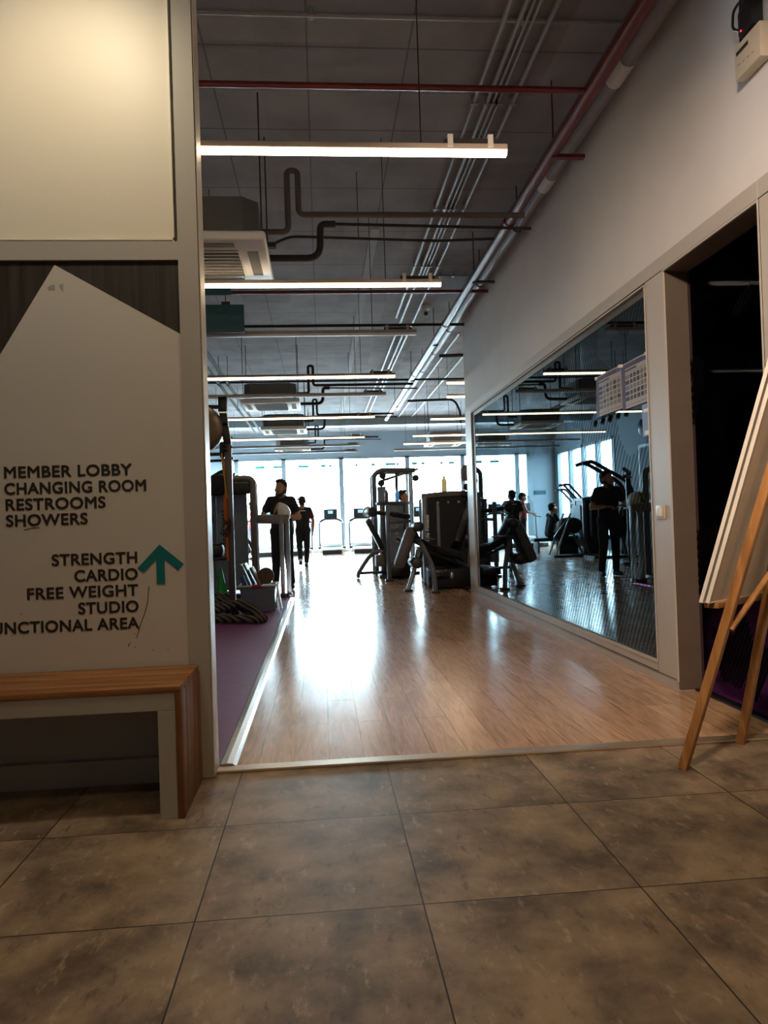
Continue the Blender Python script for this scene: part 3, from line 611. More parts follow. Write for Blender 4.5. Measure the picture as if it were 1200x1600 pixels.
for i, (y, x0, x1) in enumerate(((4.35, -3.2, 1.97), (9.0, 1.34, 1.97))):
    m = MB().tube([(x0, y, H-.03), (x1, y, H-.03)], .014, 8)
    for k in range(4): m.box(x0+(x1-x0)*(k+.5)/4-.012, x0+(x1-x0)*(k+.5)/4+.012, y-.025, y+.025, H-.05, H)
    tag(m.build('cross_conduit', M_GREYPIPE), ['pale conduit crossing the slab nearest the lobby, above the thin red pipe', 'short conduit crossing the slab above the camera dome'][i], 'conduit')
for i, x in enumerate((-1.62, -1.78)):
    m = MB().tube([(x, 5.5, 3.6), (x, 20.5, 3.6)], .028, 10)
    for y in (7.4, 10.4, 13.4, 16.4): m.tube([(x, y, 3.6), (x, y, H)], .006, 6).lathe([(.036, 0), (.036, .03)], (x, y, 3.6), (0, 1, 0), 10)
    tag(m.build('service_pipe', M_INSUL), ['dark service pipe along the left ceiling, the one nearer the cassette units', 'dark service pipe along the left ceiling, the outer one'][i], 'pipe', 'twin service pipes')
# tube lights
def tube_light(y, x0, x1, lit, z=2.9):
    o = thing('tube_light', '', 'light', (x0, y, z), 0, 'linear tube lights'); Ln = x1-x0
    MB().box(0, Ln, -.022, .022, .022, .055, .004).build('housing', M_TUBEBODY if lit else M_GREYPIPE, o, False)
    MB().prism([(-.024, .0219), (.024, .0219), (.017, 0), (-.017, 0)], 0, .004, Ln-.004).build('diffuser', M_LED if lit else M_LEDOFF, o, False)
    for x in (.35, Ln-.45): MB().tube([(x, 0, .055), (x, 0, H-z)], .0035, 5).build('suspension_wire', M_INSUL, o)
    dv = MB().box(Ln-.33, Ln-.05, -.02, .02, .0555, .08).build('driver', M_INSUL, o, False)
    for x in (Ln-.30, Ln-.09): MB().box(x-.014, x+.014, -.025, .025, .035, .10).build('bracket', M_WHITEPL if lit else M_GREYPIPE, dv, False)
    return o
ordn = ['lit tube light nearest the lobby, beside the sign wall', 'lit tube light just beyond the first cassette unit', 'unlit tube light behind the hanging teal sign', 'lit tube light in front of the second cassette unit', 'unlit tube light crossing the second cassette unit casing', 'lit tube light crossing the third cassette unit casing', 'lit tube light behind the third cassette unit', 'unlit tube light before the fourth cassette unit', 'unlit tube light beside the fourth cassette unit']
for k, (y, lit) in enumerate(((3.70, 1), (5.80, 1), (7.34, 0), (9.5, 1), (10.9, 0), (13.2, 1), (16.4, 1), (18.1, 0), (19.7, 0))):
    o = tube_light(y, -2.6 if k else -2.5, 1.02, lit); o['label'] = ordn[k]
ordr = ['lit tube light right of the red main, nearest the wall end', 'second lit tube light right of the red main', 'third lit tube light right of the red main', 'fourth lit tube light right of the red main', 'fifth lit tube light right of the red main', 'unlit tube light right of the red main nearest the windows']
for k, (y, x0, lit) in enumerate(((10.05, 1.80, 1), (11.2, 2.0, 1), (13.7, 2.12, 1), (16.4, 2.12, 1), (18.1, 2.1, 1), (19.7, 2.0, 0))):
    o = tube_light(y, x0, 5.2, lit); o['label'] = ordr[k]
# cassette air conditioners
def cassette():
    o = thing('air_conditioner', '', 'air conditioner', (0, 0, 2.98), 0, 'ceiling cassette units')
    c = .10
    oct_ = [(-.42+c, -.42), (.42-c, -.42), (.42, -.42+c), (.42, .42-c), (.42-c, .42), (-.42+c, .42), (-.42, .42-c), (-.42, -.42+c)]
    MB().prism(oct_, 2, .06, .32).build('casing', M_ACBODY, o, False)
    MB().box(-.475, .475, -.475, .475, 0, .065, .02, seg=3).build('fascia', M_WHITEPL, o)
    g = MB().box(-.27, .27, -.27, .27, -.004, .0005)
    ig = g.build('intake_grille', M_GRILLE, o, False)
    sl = MB()
    for k in range(9): sl.box(-.27, .27, -.26+k*.064, -.256+k*.064, -.008, -.003)
    for k in range(2): sl.box(-.275+k*.54, -.265+k*.54, -.27, .27, -.010, -.003)
    sl.build('grille_bars', M_WHITEPL, ig, False)
    for k in range(4):
        R = Matrix.Rotation(k*math.pi/2, 3, 'Z'); m = MB().box(.33, .405, -.25, .25, -.003, .002)
        for v in m.bm.verts: v.co = R @ v.co
        m.build('air_slot', M_GRILLE, o, False)
    for x in (-.44, .44):
        for y in (-.3, .3): MB().tube([(x, y, .15), (x, y, 1.115)], .006, 6).build('hanging_rod', M_INSUL, o)
    return o
ac = cassette(); acl = ['white cassette air conditioner nearest the lobby, beside the sign wall', 'second white cassette air conditioner with dark casing', 'third white cassette air conditioner behind the lit tube', 'farthest white cassette air conditioner before the windows']
for k, (x, y) in enumerate(((-.80, 5.50), (-.77, 12.27), (-.73, 15.65), (-.72, 19.95))):
    o = ac if k == 0 else copy_tree(ac); o.location = (x, y, 2.98); o['label'] = acl[k]
o = copy_tree(ac); o.location = (3.3, 19.2, 2.98); o['label'] = 'white cassette air conditioner right of the red main near the windows'
# insulated refrigerant lines of the units
for k, (x, y) in enumerate(((-.80, 5.45), (-.77, 12.27), (-.73, 15.65), (-.72, 19.95))):
    m = MB()
    m.tube(fillet([(x+.40, y, 3.20), (x+.62, y, 3.20), (x+.62, y, 3.66), (x+.70, y, 3.66), (x+.70, y, 3.33), (1.62, y, 3.33)], .05), .022, 8)
    tag(m.build('refrigerant_line', M_INSUL if k else mat('dusty_insulation', (.10, .085, .08), .8)), ['insulated pipe with a tall U bend from the nearest cassette unit', 'insulated pipe with a U bend from the second cassette unit', 'insulated pipe with a U bend from the third cassette unit', 'insulated pipe with a U bend from the farthest cassette unit'][k], 'pipe', 'refrigerant lines')
    m = MB().tube(fillet([(x+.47, y+.1, 3.04), (x+.85, y+.1, 3.04), (x+.86, y+.1, 3.30), (x+.95, y+.1, 3.30), (x+1.0, y+.1, 3.30), (1.7, y+.1, 3.27)], .10), [.026]*22+[.012]*12, 8)
    tag(m.build('drain_line', M_INSUL), ['black condensate line curving up from the nearest cassette unit', 'black condensate line curving up from the second cassette unit', 'black condensate line curving up from the third cassette unit', 'black condensate line curving up from the farthest cassette unit'][k], 'pipe', 'condensate lines')
tag(MB().tube(fillet([(-.35, 6.35, 3.45), (-.20, 6.35, 3.52), (1.1, 6.4, 3.5), (1.62, 6.4, 3.52)], .1), .012, 8).box(-.42, -.32, 6.32, 6.38, 3.42, 3.46).tube([(.4, 6.37, 3.5), (.4, 6.37, H)], .004, 6).build('flexible_cable', M_INSUL), 'thin black cable with a plug end under the slab behind the second tube light', 'cable')
for k, (x, y, x2) in enumerate(((2.1, 10.6, 3.6), (2.25, 14.6, 3.8))):
    tag(MB().tube(fillet([(1.8, y, 3.42), (x+.5, y, 3.44), (x+.62, y, 3.0+.2), (x+.62, y, 2.95)], .12), .024, 8).tube([(x+.2, y, 3.43), (x+.2, y, H)], .005, 6).build('drain_line', M_INSUL), ['black hose bending down right of the red main, nearer one', 'black hose bending down right of the red main, farther one'][k], 'pipe')
cd = thing('dome_camera', 'small white security camera with dark lens fixed under the slab', 'camera', (1.60, 10.4, H-.03))
MB().lathe([(.06, 0), (.06, -.03), (.045, -.05)], (0, 0, .03), (0, 0, 1), 16).build('mount', M_WHITEPL, cd)
MB().lathe([(.03, 0), (.045, .02), (.045, .13), (.04, .14)], (0, .06, -.05), (-.15, -1, -.35), 16).build('housing', M_WHITEPL, cd)
MB().lathe([(.028, 0), (.028, .012)], (-.021, -.076, -.098), (-.15, -1, -.35), 14).build('lens', M_BLACKM, cd)
# hanging teal signs
for k, (y, x0, x1, z0, z1) in enumerate(((7.0, -1.9, -.675, 2.855, 3.12), (6.72, -1.9, -.76, 3.13, 3.20))):
    o = thing('hanging_sign', ['teal hanging sign board beyond the nearest cassette unit', 'narrow teal hanging board just above the larger teal sign'][k], 'sign', ((x0+x1)/2, y, z0))
    hw = (x1-x0)/2
    MB().box(-hw, hw, -.015, .015, 0, z1-z0, .003).build('board', M_SIGN, o, False)
    MB().tube([(-hw+.2, 0, z1-z0), (-hw+.2, 0, H-z0)], .004, 6).tube([(hw-.17, 0, z1-z0), (hw-.17, 0, H-z0)], .004, 6).box(hw-.21, hw-.13, -.01, .01, z1-z0, z1-z0+.03).build('hanger', M_INSUL, o)

# ------------------------------------------------------------------ people
def caps(mb, p, q, r0, r1, seg=14):
    p, q = Vector(p), Vector(q); mb.sphere(p, r0, seg, 10); mb.sphere(q, r1, seg, 10)
    d = q-p
    if d.length > 1e-4: mb.tube([p, q], [r0, r1], seg)
def blend(name, mb, m, parent, voxel, smooth=3):
    me = bpy.data.meshes.new(name); mb.bm.to_mesh(me); mb.bm.free()
    t = bpy.data.objects.new(name, me); COL.objects.link(t)
    md = t.modifiers.new('r', 'REMESH'); md.mode = 'VOXEL'; md.voxel_size = voxel
    if smooth: sm = t.modifiers.new('s', 'SMOOTH'); sm.factor = .5; sm.iterations = smooth
    bpy.context.view_layer.update()
    me2 = bpy.data.meshes.new_from_object(t.evaluated_get(bpy.context.evaluated_depsgraph_get()))
    bpy.data.objects.remove(t); bpy.data.meshes.remove(me)
    for p in me2.polygons: p.use_smooth = True
    me2.materials.clear(); me2.materials.append(m)
    o = bpy.data.objects.new(name, me2); COL.objects.link(o); o.parent = parent
    return o
def hand(mb, wrist, d, palm, side):
    """d: direction of the fingers, palm: direction the palm faces, side: towards the thumb"""
    d, palm, side = Vector(d).normalized(), Vector(palm).normalized(), Vector(side).normalized()
    w_ = Vector(wrist)
    for s in (-.028, -.010, .010, .027): caps(mb, w_+d*.012+side*s*.6, w_+d*.085+side*s, .015, .012, 8)
    for s, l in ((-.030, .058), (-.010, .072), (.010, .078), (.029, .070)):
        a = w_+d*.088+side*s; b = a+(d*.8+palm*.35).normalized()*l*.52; c = b+(d*.35+palm*.9).normalized()*l*.48
        caps(mb, a, b, .0100, .0092, 8); caps(mb, b, c, .0092, .0078, 8)
    a = w_+d*.028+side*.030; b = a+(side*.8+d*.6+palm*.2).normalized()*.036; c = b+(d*.9+side*.25+palm*.3).normalized()*.030
    caps(mb, a, b, .013, .011, 8); caps(mb, b, c, .011, .0085, 8)
def person(label, loc, rz, J={}, scale=1.0, shirt=M_SHIRT, sleeve=.55, pants=M_PANTS, shoes=M_SHOE, cap=False, beard=False, socks=False, head_turn=0, head_tilt=0, voxel=.008, sleeve_mat=None, backprint=False, tank=False):
    o = thing('person', label, 'person', loc, rz); o.scale = (scale,)*3
    j = dict(pel=(0, .0, .93), wai=(0, .0, 1.08), che=(0, .01, 1.27), nek=(0, .015, 1.455), hed=(0, -.01, 1.575),
             shL=(.165, .01, 1.385), shR=(-.165, .01, 1.385), elL=(.235, .02, 1.12), elR=(-.235, .02, 1.12), wrL=(.25, -.05, .87), wrR=(-.25, -.05, .87),
             hiL=(.09, 0, .90), hiR=(-.09, 0, .90), knL=(.10, -.01, .48), knR=(-.10, -.01, .48), anL=(.105, .03, .085), anR=(-.105, .03, .085),
             hdL=(0, -.1, -1), hdR=(0, -.1, -1), plL=(-1, 0, 0), plR=(1, 0, 0), thL=(0, -1, 0), thR=(0, -1, 0), toL=(.15, -1, 0), toR=(-.15, -1, 0))
    j.update(J); j = {k: Vector(v) for k, v in j.items()}
    Rh = Matrix.Rotation(head_turn, 3, 'Z') @ Matrix.Rotation(head_tilt, 3, 'X'); hc = j['hed']
    b = MB()
    HS = 1.1
    def hp(x, y, z): return hc+Rh @ (V(x, y, z)*HS)
    Rh_ = Rh; Rh = Rh @ Matrix.Scale(HS, 3)
    # head: cranium, face, jaw, nose, lips, brow, ears
    b.sphere(hp(0, .018, .028), (.076, .094, .088), R=Rh); b.sphere(hp(0, -.028, -.03), (.062, .062, .085), R=Rh); b.sphere(hp(0, -.045, -.085), (.040, .038, .030), R=Rh)
    b.sphere(hp(0, -.084, .012), (.045, .014, .010), R=Rh)                     # brow
    caps(b, hp(0, -.088, .002), hp(0, -.108, -.034), .009, .014, 8)             # nose
    b.sphere(hp(0, -.090, -.062), (.024, .010, .006), R=Rh); b.sphere(hp(0, -.088, -.071), (.021, .010, .006), R=Rh)
    for s in (-1, 1):
        b.sphere(hp(s*.076, .005, -.012), (.010, .020, .032), R=Rh); b.sphere(hp(s*.034, -.072, -.028), (.024, .020, .020), R=Rh)
    caps(b, j['nek']+V(0, .01, -.03), hc+Rh @ V(0, .012, -.06), .060, .054)
    caps(b, j['che'], j['nek'], .085, .055); caps(b, j['shL'], j['nek']+V(0, 0, -.02), .055, .05); caps(b, j['shR'], j['nek']+V(0, 0, -.02), .055, .05)
    caps(b, j['che']+V(.07, 0, 0), j['wai']+V(.05, 0, 0), .09, .08); caps(b, j['che']+V(-.07, 0, 0), j['wai']+V(-.05, 0, 0), .09, .08)
    caps(b, j['wai'], j['pel'], .085, .085)
    for s in 'LR':
        caps(b, j['sh'+s], j['el'+s], .050, .040); mid_ = j['el'+s].lerp(j['wr'+s], .3); caps(b, j['el'+s], mid_, .038, .041); caps(b, mid_, j['wr'+s], .041, .026)
        hand(b, j['wr'+s], j['hd'+s], j['pl'+s], j['th'+s])
        caps(b, j['hi'+s], j['kn'+s], .080, .052); m2 = j['kn'+s].lerp(j['an'+s], .35); caps(b, j['kn'+s], m2, .050, .054); caps(b, m2, j['an'+s], .054, .036)
    blend('body', b, M_SKIN, o, voxel, 1)
    # shirt
    t = MB(); e = .014
    caps(t, j['che']+V(.075, -.005, .02), j['wai']+V(.06, 0, 0), .098+e, .095+e); caps(t, j['che']+V(-.075, -.005, .02), j['wai']+V(-.06, 0, 0), .098+e, .095+e)
    caps(t, j['wai']+V(.05, 0, 0), j['pel']+V(.055, 0, .0), .10+e, .105+e); caps(t, j['wai']+V(-.05, 0, 0), j['pel']+V(-.055, 0, .0), .10+e, .105+e)
    caps(t, j['che']+V(0, .0, .06), j['nek']+V(0, 0, -.045), .105, .060)
    for s in 'LR':
        caps(t, j['sh'+s], j['nek']+V(0, 0, -.035), .058+e*.6, .052)
        if not tank: caps(t, j['sh'+s], j['sh'+s].lerp(j['el'+s], sleeve), .052+e, .056+e*.5)
    blend('shirt', t, shirt, o, .010, 2)
    if sleeve_mat:
        t = MB()
        for s in 'LR': caps(t, j['sh'+s].lerp(j['el'+s], .3), j['sh'+s].lerp(j['el'+s], sleeve+.08), .066, .064)
        blend('sleeve_panel', t, sleeve_mat, o, .012, 1)
    if backprint:
        t = MB().box(-.075, .075, j['che'].y+.128, j['che'].y+.134, j['che'].z+.085, j['che'].z+.105); t.build('back_print', M_WHITEPL, o, False)
    t = MB()
    caps(t, j['pel']+V(.05, .005, .02), j['hiL'], .118, .105); caps(t, j['pel']+V(-.05, .005, .02), j['hiR'], .118, .105); caps(t, j['hiL'], j['hiR'], .10, .10)
    for s in 'LR':
        caps(t, j['hi'+s], j['kn'+s], .096, .072); caps(t, j['kn'+s], j['an'+s]+(j['kn'+s]-j['an'+s])*(.16 if socks else .04), .070, .056)
    blend('trousers', t, pants, o, .010, 2)
    for s in 'LR':
        t = MB(); d = j['to'+s].normalized(); a = j['an'+s]; base = V(a.x, a.y, a.z-.045)
        caps(t, base-d*.045, base+d*.06, .040, .042); caps(t, base+d*.06, base+d*.15+V(0, 0, -.008), .042, .032); caps(t, a+V(0, 0, .0), base, .045, .042)
        lo = a.z-.085
        for v in t.bm.verts: v.co.z = max(v.co.z, lo)
        blend('shoe', t, shoes, o, .008, 2)
        if socks: t = MB(); caps(t, a+V(0, 0, .02), a+(j['kn'+s]-a)*.22, .043, .046); t.build('sock', M_SOCK, o)
    # hair
    t = MB()
    t.sphere(hp(0, .030, .044), (.083, .096, .086), R=Rh); t.sphere(hp(0, .056, -.012), (.068, .062, .066), R=Rh)
    if not cap:
        for k in range(26):
            a = k*2.4; r = .02+.06*((k*.618) % 1); t.sphere(hp(r*math.cos(a), .012+r*math.sin(a)*1.1-.02, .105-.12*(r/.085)**2*.5+.012*((k*7) % 3)/2), .022, 8, 6)
    h = blend('hair', t, M_HAIR, o, .008, 1)
    if cap:
        t = MB(); t.sphere(hp(0, .015, .062), (.088, .102, .066), R=Rh); t.sphere(hp(0, -.11, .052), (.062, .07, .010), R=Rh); blend('baseball_cap', t, M_SHIRT, o, .008, 1)
    if beard:
        t = MB(); t.sphere(hp(0, -.045, -.088), (.047, .047, .036), R=Rh)
        for s in (-1, 1): caps(t, hp(s*.036, -.05, -.085), hp(s*.062, -.005, -.03), .022, .016, 10)
        caps(t, hp(-.018, -.094, -.054), hp(.018, -.094, -.054), .006, .006, 8)
        blend('beard', t, M_BEARD, o, .006, 1)
    return o
person('bearded person in a black tee shirt leaning on the grey machine handrail', (-.63, 11.55, .004), 0,
       dict(elL=(.275, .0, 1.115), elR=(-.30, .0, 1.135), wrL=(.13, -.205, 1.125), wrR=(-.16, -.21, 1.14), hdL=(-.75, -.55, -.05), hdR=(.85, -.35, -.05), plL=(0, -.3, -1), plR=(0, -.3, -1), thL=(-.4, -.9, .1), thR=(.4, -.9, .1),
            shL=(.168, .01, 1.385), shR=(-.168, .01, 1.395), anL=(.13, .03, .085), anR=(-.12, .04, .085)), 1.0, beard=True, head_turn=-.45, head_tilt=-.05)
person('person in a black tee shirt walking away on the bright floor', (-.44, 16.84, 0), math.pi,
       dict(anL=(.07, .22, .16), knL=(.09, .0, .49), anR=(-.06, -.05, .085), knR=(-.085, -.04, .48), elL=(.26, .05, 1.13), elR=(-.25, .0, 1.13), wrL=(.23, -.10, .93), wrR=(-.24, -.02, .88)), .955, shirt=M_SHIRT, socks=True, sleeve_mat=mat('maroon_sleeve', (.12, .012, .02), .8), backprint=True)
person('person in a red top and black cap standing far back by the windows', (-2.0, 21.5, 0), math.radians(-80),
       dict(elL=(.23, -.10, 1.14), elR=(-.23, -.10, 1.14), wrL=(.12, -.30, 1.08), wrR=(-.12, -.30, 1.10), hdL=(-.3, -1, 0), hdR=(.3, -1, 0), plL=(0, 0, -1), plR=(0, 0, -1), thL=(-1, 0, 0), thR=(1, 0, 0)), 1.0, shirt=M_RED, cap=True, tank=True, head_tilt=.3, voxel=.01)
person('dark haired person mostly hidden behind the machine tower with bottles', (1.75, 15.6, 0), math.radians(70), {}, .97, shirt=M_RED, voxel=.01)
person('person in dark clothes seated on a low bench by the left windows', (-2.25, 19.6, 0), math.radians(-100),
       dict(pel=(0, .05, .52), wai=(0, .03, .68), che=(0, -.02, .88), nek=(0, -.04, 1.06), hed=(0, -.07, 1.21), shL=(.185, -.02, 1.01), shR=(-.185, -.02, 1.01), elL=(.25, -.12, .78), elR=(-.25, -.12, .78), wrL=(.17, -.36, .66), wrR=(-.17, -.36, .66), hdL=(-.1, -1, -.2), hdR=(.1, -1, -.2), plL=(0, 0, -1), plR=(0, 0, -1), thL=(-1, 0, 0), thR=(1, 0, 0),
            hiL=(.10, .02, .50), hiR=(-.10, .02, .50), knL=(.14, -.40, .50), knR=(-.14, -.40, .50), anL=(.14, -.42, .085), anR=(-.14, -.42, .085)), 1.0, voxel=.01)
bs = thing('low_bench', 'low padded bench under the seated person by the left windows', 'bench', (-2.22, 19.6, 0))
MB().box(-.5, .5, -.16, .16, .30, .40, .03).build('pad', M_BLACK, bs)
for sx in (-.4, .4): MB().box(sx-.03, sx+.03, -.2, .2, 0, .299, .005).build('leg', M_GREYM, bs)

# ------------------------------------------------------------------ machine towers and frames
def tower(o, x0, x1, y0, y1, h, frame=M_GREYM, post=.09, arch=.03, brown=False):
    """weight stack tower: two side portals, arched top cap, dark front shroud with smoked side lights, base"""
    cap_ = MB(); n = 10; topm = mat('brown_top_cap', (.07, .04, .042), .3) if brown else frame
    pts = [(x0+(x1-x0)*k/n, h-.09+arch*math.sin(math.pi*k/n)) for k in range(n+1)]
    cap_.prism(pts+[(p[0], p[1]+.075) for p in reversed(pts)], 1, y0-.02, y1+.02).build('top_cap', topm, o, False)
    for x in (x0+post/2, x1-post/2):
        MB().box(x-post/2, x+post/2, y0-.03, y0+.06, 0, h-.03, .025).build('post', frame, o)
        MB().box(x-post/2, x+post/2, y1-.06, y1+.03, 0, h-.03, .025).build('post', frame, o)
    MB().box(x0+post, x1-post, y0+.005, y0+.04, .05, h-.055).build('front_shroud', M_SHROUD, o, False)
    MB().box(x0+post*.3, x0+post*.6, y0+.06, y1-.06, .06, h-.1).box(x1-post*.6, x1-post*.3, y0+.06, y1-.06, .06, h-.1).build('side_shroud', M_SHROUDG, o, False)
    wd = (x1-x0-2*post)
    for k in (.18, .72): MB().tube([(x0+post+wd*k, y0-.004, .45), (x0+post+wd*k, y0-.004, h-.16)], .028, 10).build('guide_cover', M_SHROUDG, o)
    MB().box(x0, x1, y0-.03, y1+.03, 0, .05, .008).build('base', M_BLACKM, o)
def seat_pad(o, name, p, q, w, th, m=M_BLACK, upv=(0, 1, 0)):
    MB().bar(p, q, th, w, min(th, w)*.3, upv).build(name, m, o)
def life_text(o, M, h):
    # "Life Fitness" set upright along the shroud, as on the machine
    text_mesh('lettering', 'Life Fitness', h, M_SILVER, o, M, 'LEFT', None, .05)
UPZ = lambda x, y, z: Matrix(((0, -1, 0, x), (0, 0, -1, y), (1, 0, 0, z), (0, 0, 0, 1)))      # reads upward, faces -y
# machine 1: leg curl with its tower right beside the studio corner
m1 = thing('leg_curl_machine', 'black leg curl machine with dark tower standing at the corner of the studio wall', 'exercise machine', (1.55, 11.2, 0), math.radians(-5))
tower(m1, 0, 1.05, 0, 1.05, 1.43, brown=True)
text_mesh('lettering', 'Life Fitness', .085, M_SILVER, m1, UPZ(.10, -.034, .68), 'LEFT', None, .05)
ic = MB()
for k in range(4): ic.sphere((.25+k*.16, -.004, 1.27), .022, 10, 8)
ic.build('placard_icon', M_PGREY, m1)
def L(x, y, z): # world point -> machine 1 local
    d = V(x-1.55, y-11.2, z); return Matrix.Rotation(math.radians(5), 3, 'Z') @ d
MB().tube(fillet([L(1.53, 9.95, .03), L(1.51, 9.97, .34), L(1.38, 10.2, .69), L(1.36, 10.3, .72)], .12), .035, 12).build('frame_leg', M_GREYM, m1)
MB().box(*[c+d for c, d in zip((L(1.53, 9.95, 0).x,)*2, (-.06, .06))], *[c+d for c, d in zip((L(1.53, 9.95, 0).y,)*2, (-.05, .07))], 0, .035, .008).build('foot', M_BLACKM, m1)
MB().tube(fillet([L(1.20, 10.35, .03), L(1.31, 10.35, .36), L(1.36, 10.32, .60)], .1), .033, 12).build('frame_leg', M_SILVER, m1)
MB().box(L(1.20, 10.35, 0).x-.06, L(1.20, 10.35, 0).x+.06, L(1.2, 10.35, 0).y-.05, L(1.2, 10.35, 0).y+.06, 0, .035, .008).build('foot', M_BLACKM, m1)
seat_pad(m1, 'thigh_pad', L(1.06, 10.25, .36), L(1.27, 10.3, .90), .30, .16, mat('grey_padding', (.10, .09, .09), .5))
MB().roller(L(1.34, 10.05, .92), L(1.34, 10.42, .92), .072).build('upper_roller', M_BLACK, m1)
MB().roller(L(1.29, 9.95, .42), L(1.29, 10.45, .42), .078).build('lower_roller', M_BLACK, m1)
MB().bar(L(1.30, 10.3, .75), L(2.12, 10.75, .27), .09, .10, .02).build('main_beam', M_BLACKM, m1)
MB().bar(L(1.36, 10.2, .62), L(1.85, 10.45, .40), .03, .03, .008).tube([L(1.30, 10.25, .86), L(1.42, 10.25, .62), L(1.34, 10.22, .44)], .03, 8).build('lever_arm', M_BLACKM, m1)
MB().bar(L(1.34, 10.2, .74), L(1.54, 10.4, .735), .20, .02, .006).build('side_tray', M_TITAN, m1)
seat_pad(m1, 'seat', L(1.55, 10.45, .60), L(1.98, 10.72, .50), .34, .11)
seat_pad(m1, 'backrest', L(1.97, 10.75, .62), L(2.18, 10.95, 1.10), .32, .10)
MB().bar(L(2.10, 10.6, .74), L(2.20, 10.62, .72), .06, .06, .01).bar(L(2.17, 10.55, .72), L(2.13, 10.55, .30), .06, .05, .01).build('arm_bracket', M_TITAN, m1)
MB().box(.02, .66, -.75, -.05, .02, .30, .03).build('base_shroud', M_SHROUD, m1)
MB().box(.03, .30, -.94, -.86, .20, .30, .01).build('cross_member', M_BLACKM, m1)
MB().sphere((.36, -.76, .20), (.03, .02, .055), 12, 8).build('hand_knob', M_SILVER, m1)
# the pad hood just past the wall end
hd = thing('shoulder_press', 'upright machine with a rounded grey head pad right past the end of the studio wall', 'exercise machine', (2.10, 10.12, 0))
MB().lathe([(.135, 0), (.14, .05), (.135, .16), (.10, .215), (.03, .23)], (0, 0, 1.545), (0, 0, 1), 20).build('head_pad', M_TITAN, hd)
MB().tube([(0, 0, .02), (0, 0, 1.55)], .045, 12).build('post', M_BLACKM, hd)
MB().sphere((-.02, .0, 1.46), (.09, .07, .06)).build('pivot', M_BLACKM, hd)
MB().box(-.12, .14, -.22, .24, 0, .04, .01).build('base', M_BLACKM, hd)
# machine 2: glute press with tower, in front of a tall cable frame
m2 = thing('calf_press_machine', 'black seated press machine with big round roller and oval topped tower', 'exercise machine', (0, 0, 0))
MB().lathe([(.30, 0), (.31, .02), (.31, .05), (.29, .06)], (1.30, 13.25, 1.30), (0, 0, 1), 28).build('top_cap', M_GREYM, m2)
MB().lathe([(.27, 0), (.27, 1.27)], (1.30, 13.25, .03), (0, 0, 1), 20).build('tower_shroud', M_SHROUDG, m2)
for x in (1.07, 1.52): MB().box(x-.035, x+.035, 13.0, 13.1, 0, 1.30, .02).build('post', M_GREYM, m2)
MB().box(1.0, 1.6, 12.95, 13.55, 0, .05, .01).build('base', M_BLACKM, m2)
text_mesh('lettering', 'Life Fitness', .075, M_SILVER, m2, UPZ(1.36, 12.975, .62), 'LEFT', None, .05)
MB().roller((.855, 12.15, 1.17), (.80, 12.55, 1.175), .082).build('roller_pad', M_BLACK, m2)
MB().lathe([(.098, 0), (.098, .015)], (.80, 12.56, 1.175), (0, 1, 0), 20).build('roller_ring', M_SILVER, m2)
MB().bar((.88, 12.35, 1.165), (1.22, 12.5, 1.13), .06, .07, .02).bar((1.20, 12.5, 1.13), (1.52, 12.6, 1.07), .08, .09, .02).build('press_arm', M_BLACKM, m2)
seat_pad(m2, 'backrest', (.77, 12.4, 1.05), (1.02, 12.45, .54), .30, .09)
MB().tube(fillet([(.76, 12.3, 1.04), (.98, 12.34, .52), (1.02, 12.34, .50)], .05), .012, 8).build('pad_edge_rail', M_SILVER, m2)
MB().tube(fillet([(1.06, 12.4, .53), (.86, 12.4, .48), (.76, 12.45, .38), (.62, 13.0, .10), (.62, 13.1, .03)], .12), .035, 12).build('front_leg', M_GREYM, m2)
MB().bar((.64, 13.0, .10), (1.25, 13.0, .10), .05, .05, .01).build('floor_beam', M_BLACKM, m2)
MB().box(1.065, 1.135, 12.15, 12.22, .03, 1.28, .02).build('front_post', M_GREYM, m2)
MB().box(1.03, 1.17, 12.10, 12.27, 0, .035, .008).build('foot', M_BLACKM, m2)
MB().bar((1.10, 12.2, .98), (1.50, 12.3, 1.0), .06, .05, .01).build('handle_bar', M_GREYM, m2)
MB().box(.92, 1.07, 12.7, 12.95, .22, .42, .01).build('weight_box', M_TITAN, m2)
MB().tube(fillet([(1.24, 12.2, .72), (1.33, 12.2, .66), (1.50, 12.25, .60)], .03), .02, 8).build('grip', M_BLACKM, m2)
MB().box(1.12, 1.5, 12.5, 12.95, .06, .28, .02).build('foot_platform', M_BLACKM, m2)
m3 = thing('lat_pulldown_machine', 'tall cable pulldown frame with pulleys standing behind the press machine', 'exercise machine', (0, 0, 0))
for y in (13.65, 14.15):
    MB().tube(fillet([(1.0, y, 0), (1.0, y, 1.88), (1.12, y, 1.97), (1.78, y, 1.95)], .16), .045, 12).build('side_frame', M_GREYM, m3)
MB().tube([(1.72, 13.9, 0), (1.72, 13.9, 1.93)], .045, 12).build('rear_post', M_SILVER, m3)
MB().box(1.06, 1.22, 13.66, 13.74, .1, 1.66, .01).build('stack_cover', M_SHROUDG, m3)
MB().bar((1.12, 13.62, 1.76), (1.85, 13.7, 1.98), .03, .05, .01).build('pull_bar', M_GREYM, m3)
for x, z in ((1.16, 1.86), (1.13, 1.72), (1.78, 1.80)): MB().lathe([(.055, 0), (.065, .01), (.065, .04), (.055, .05)], (x, 13.56, z), (0, 1, 0), 18).build('pulley', M_BLACKM, m3)
MB().box(.98, 1.80, 13.55, 14.25, 0, .05, .01).build('base', M_BLACKM, m3)
MB().tube([(1.45, 13.9, .05), (1.45, 13.9, 1.93)], .03, 10).build('middle_post', M_BLACKM, m3)
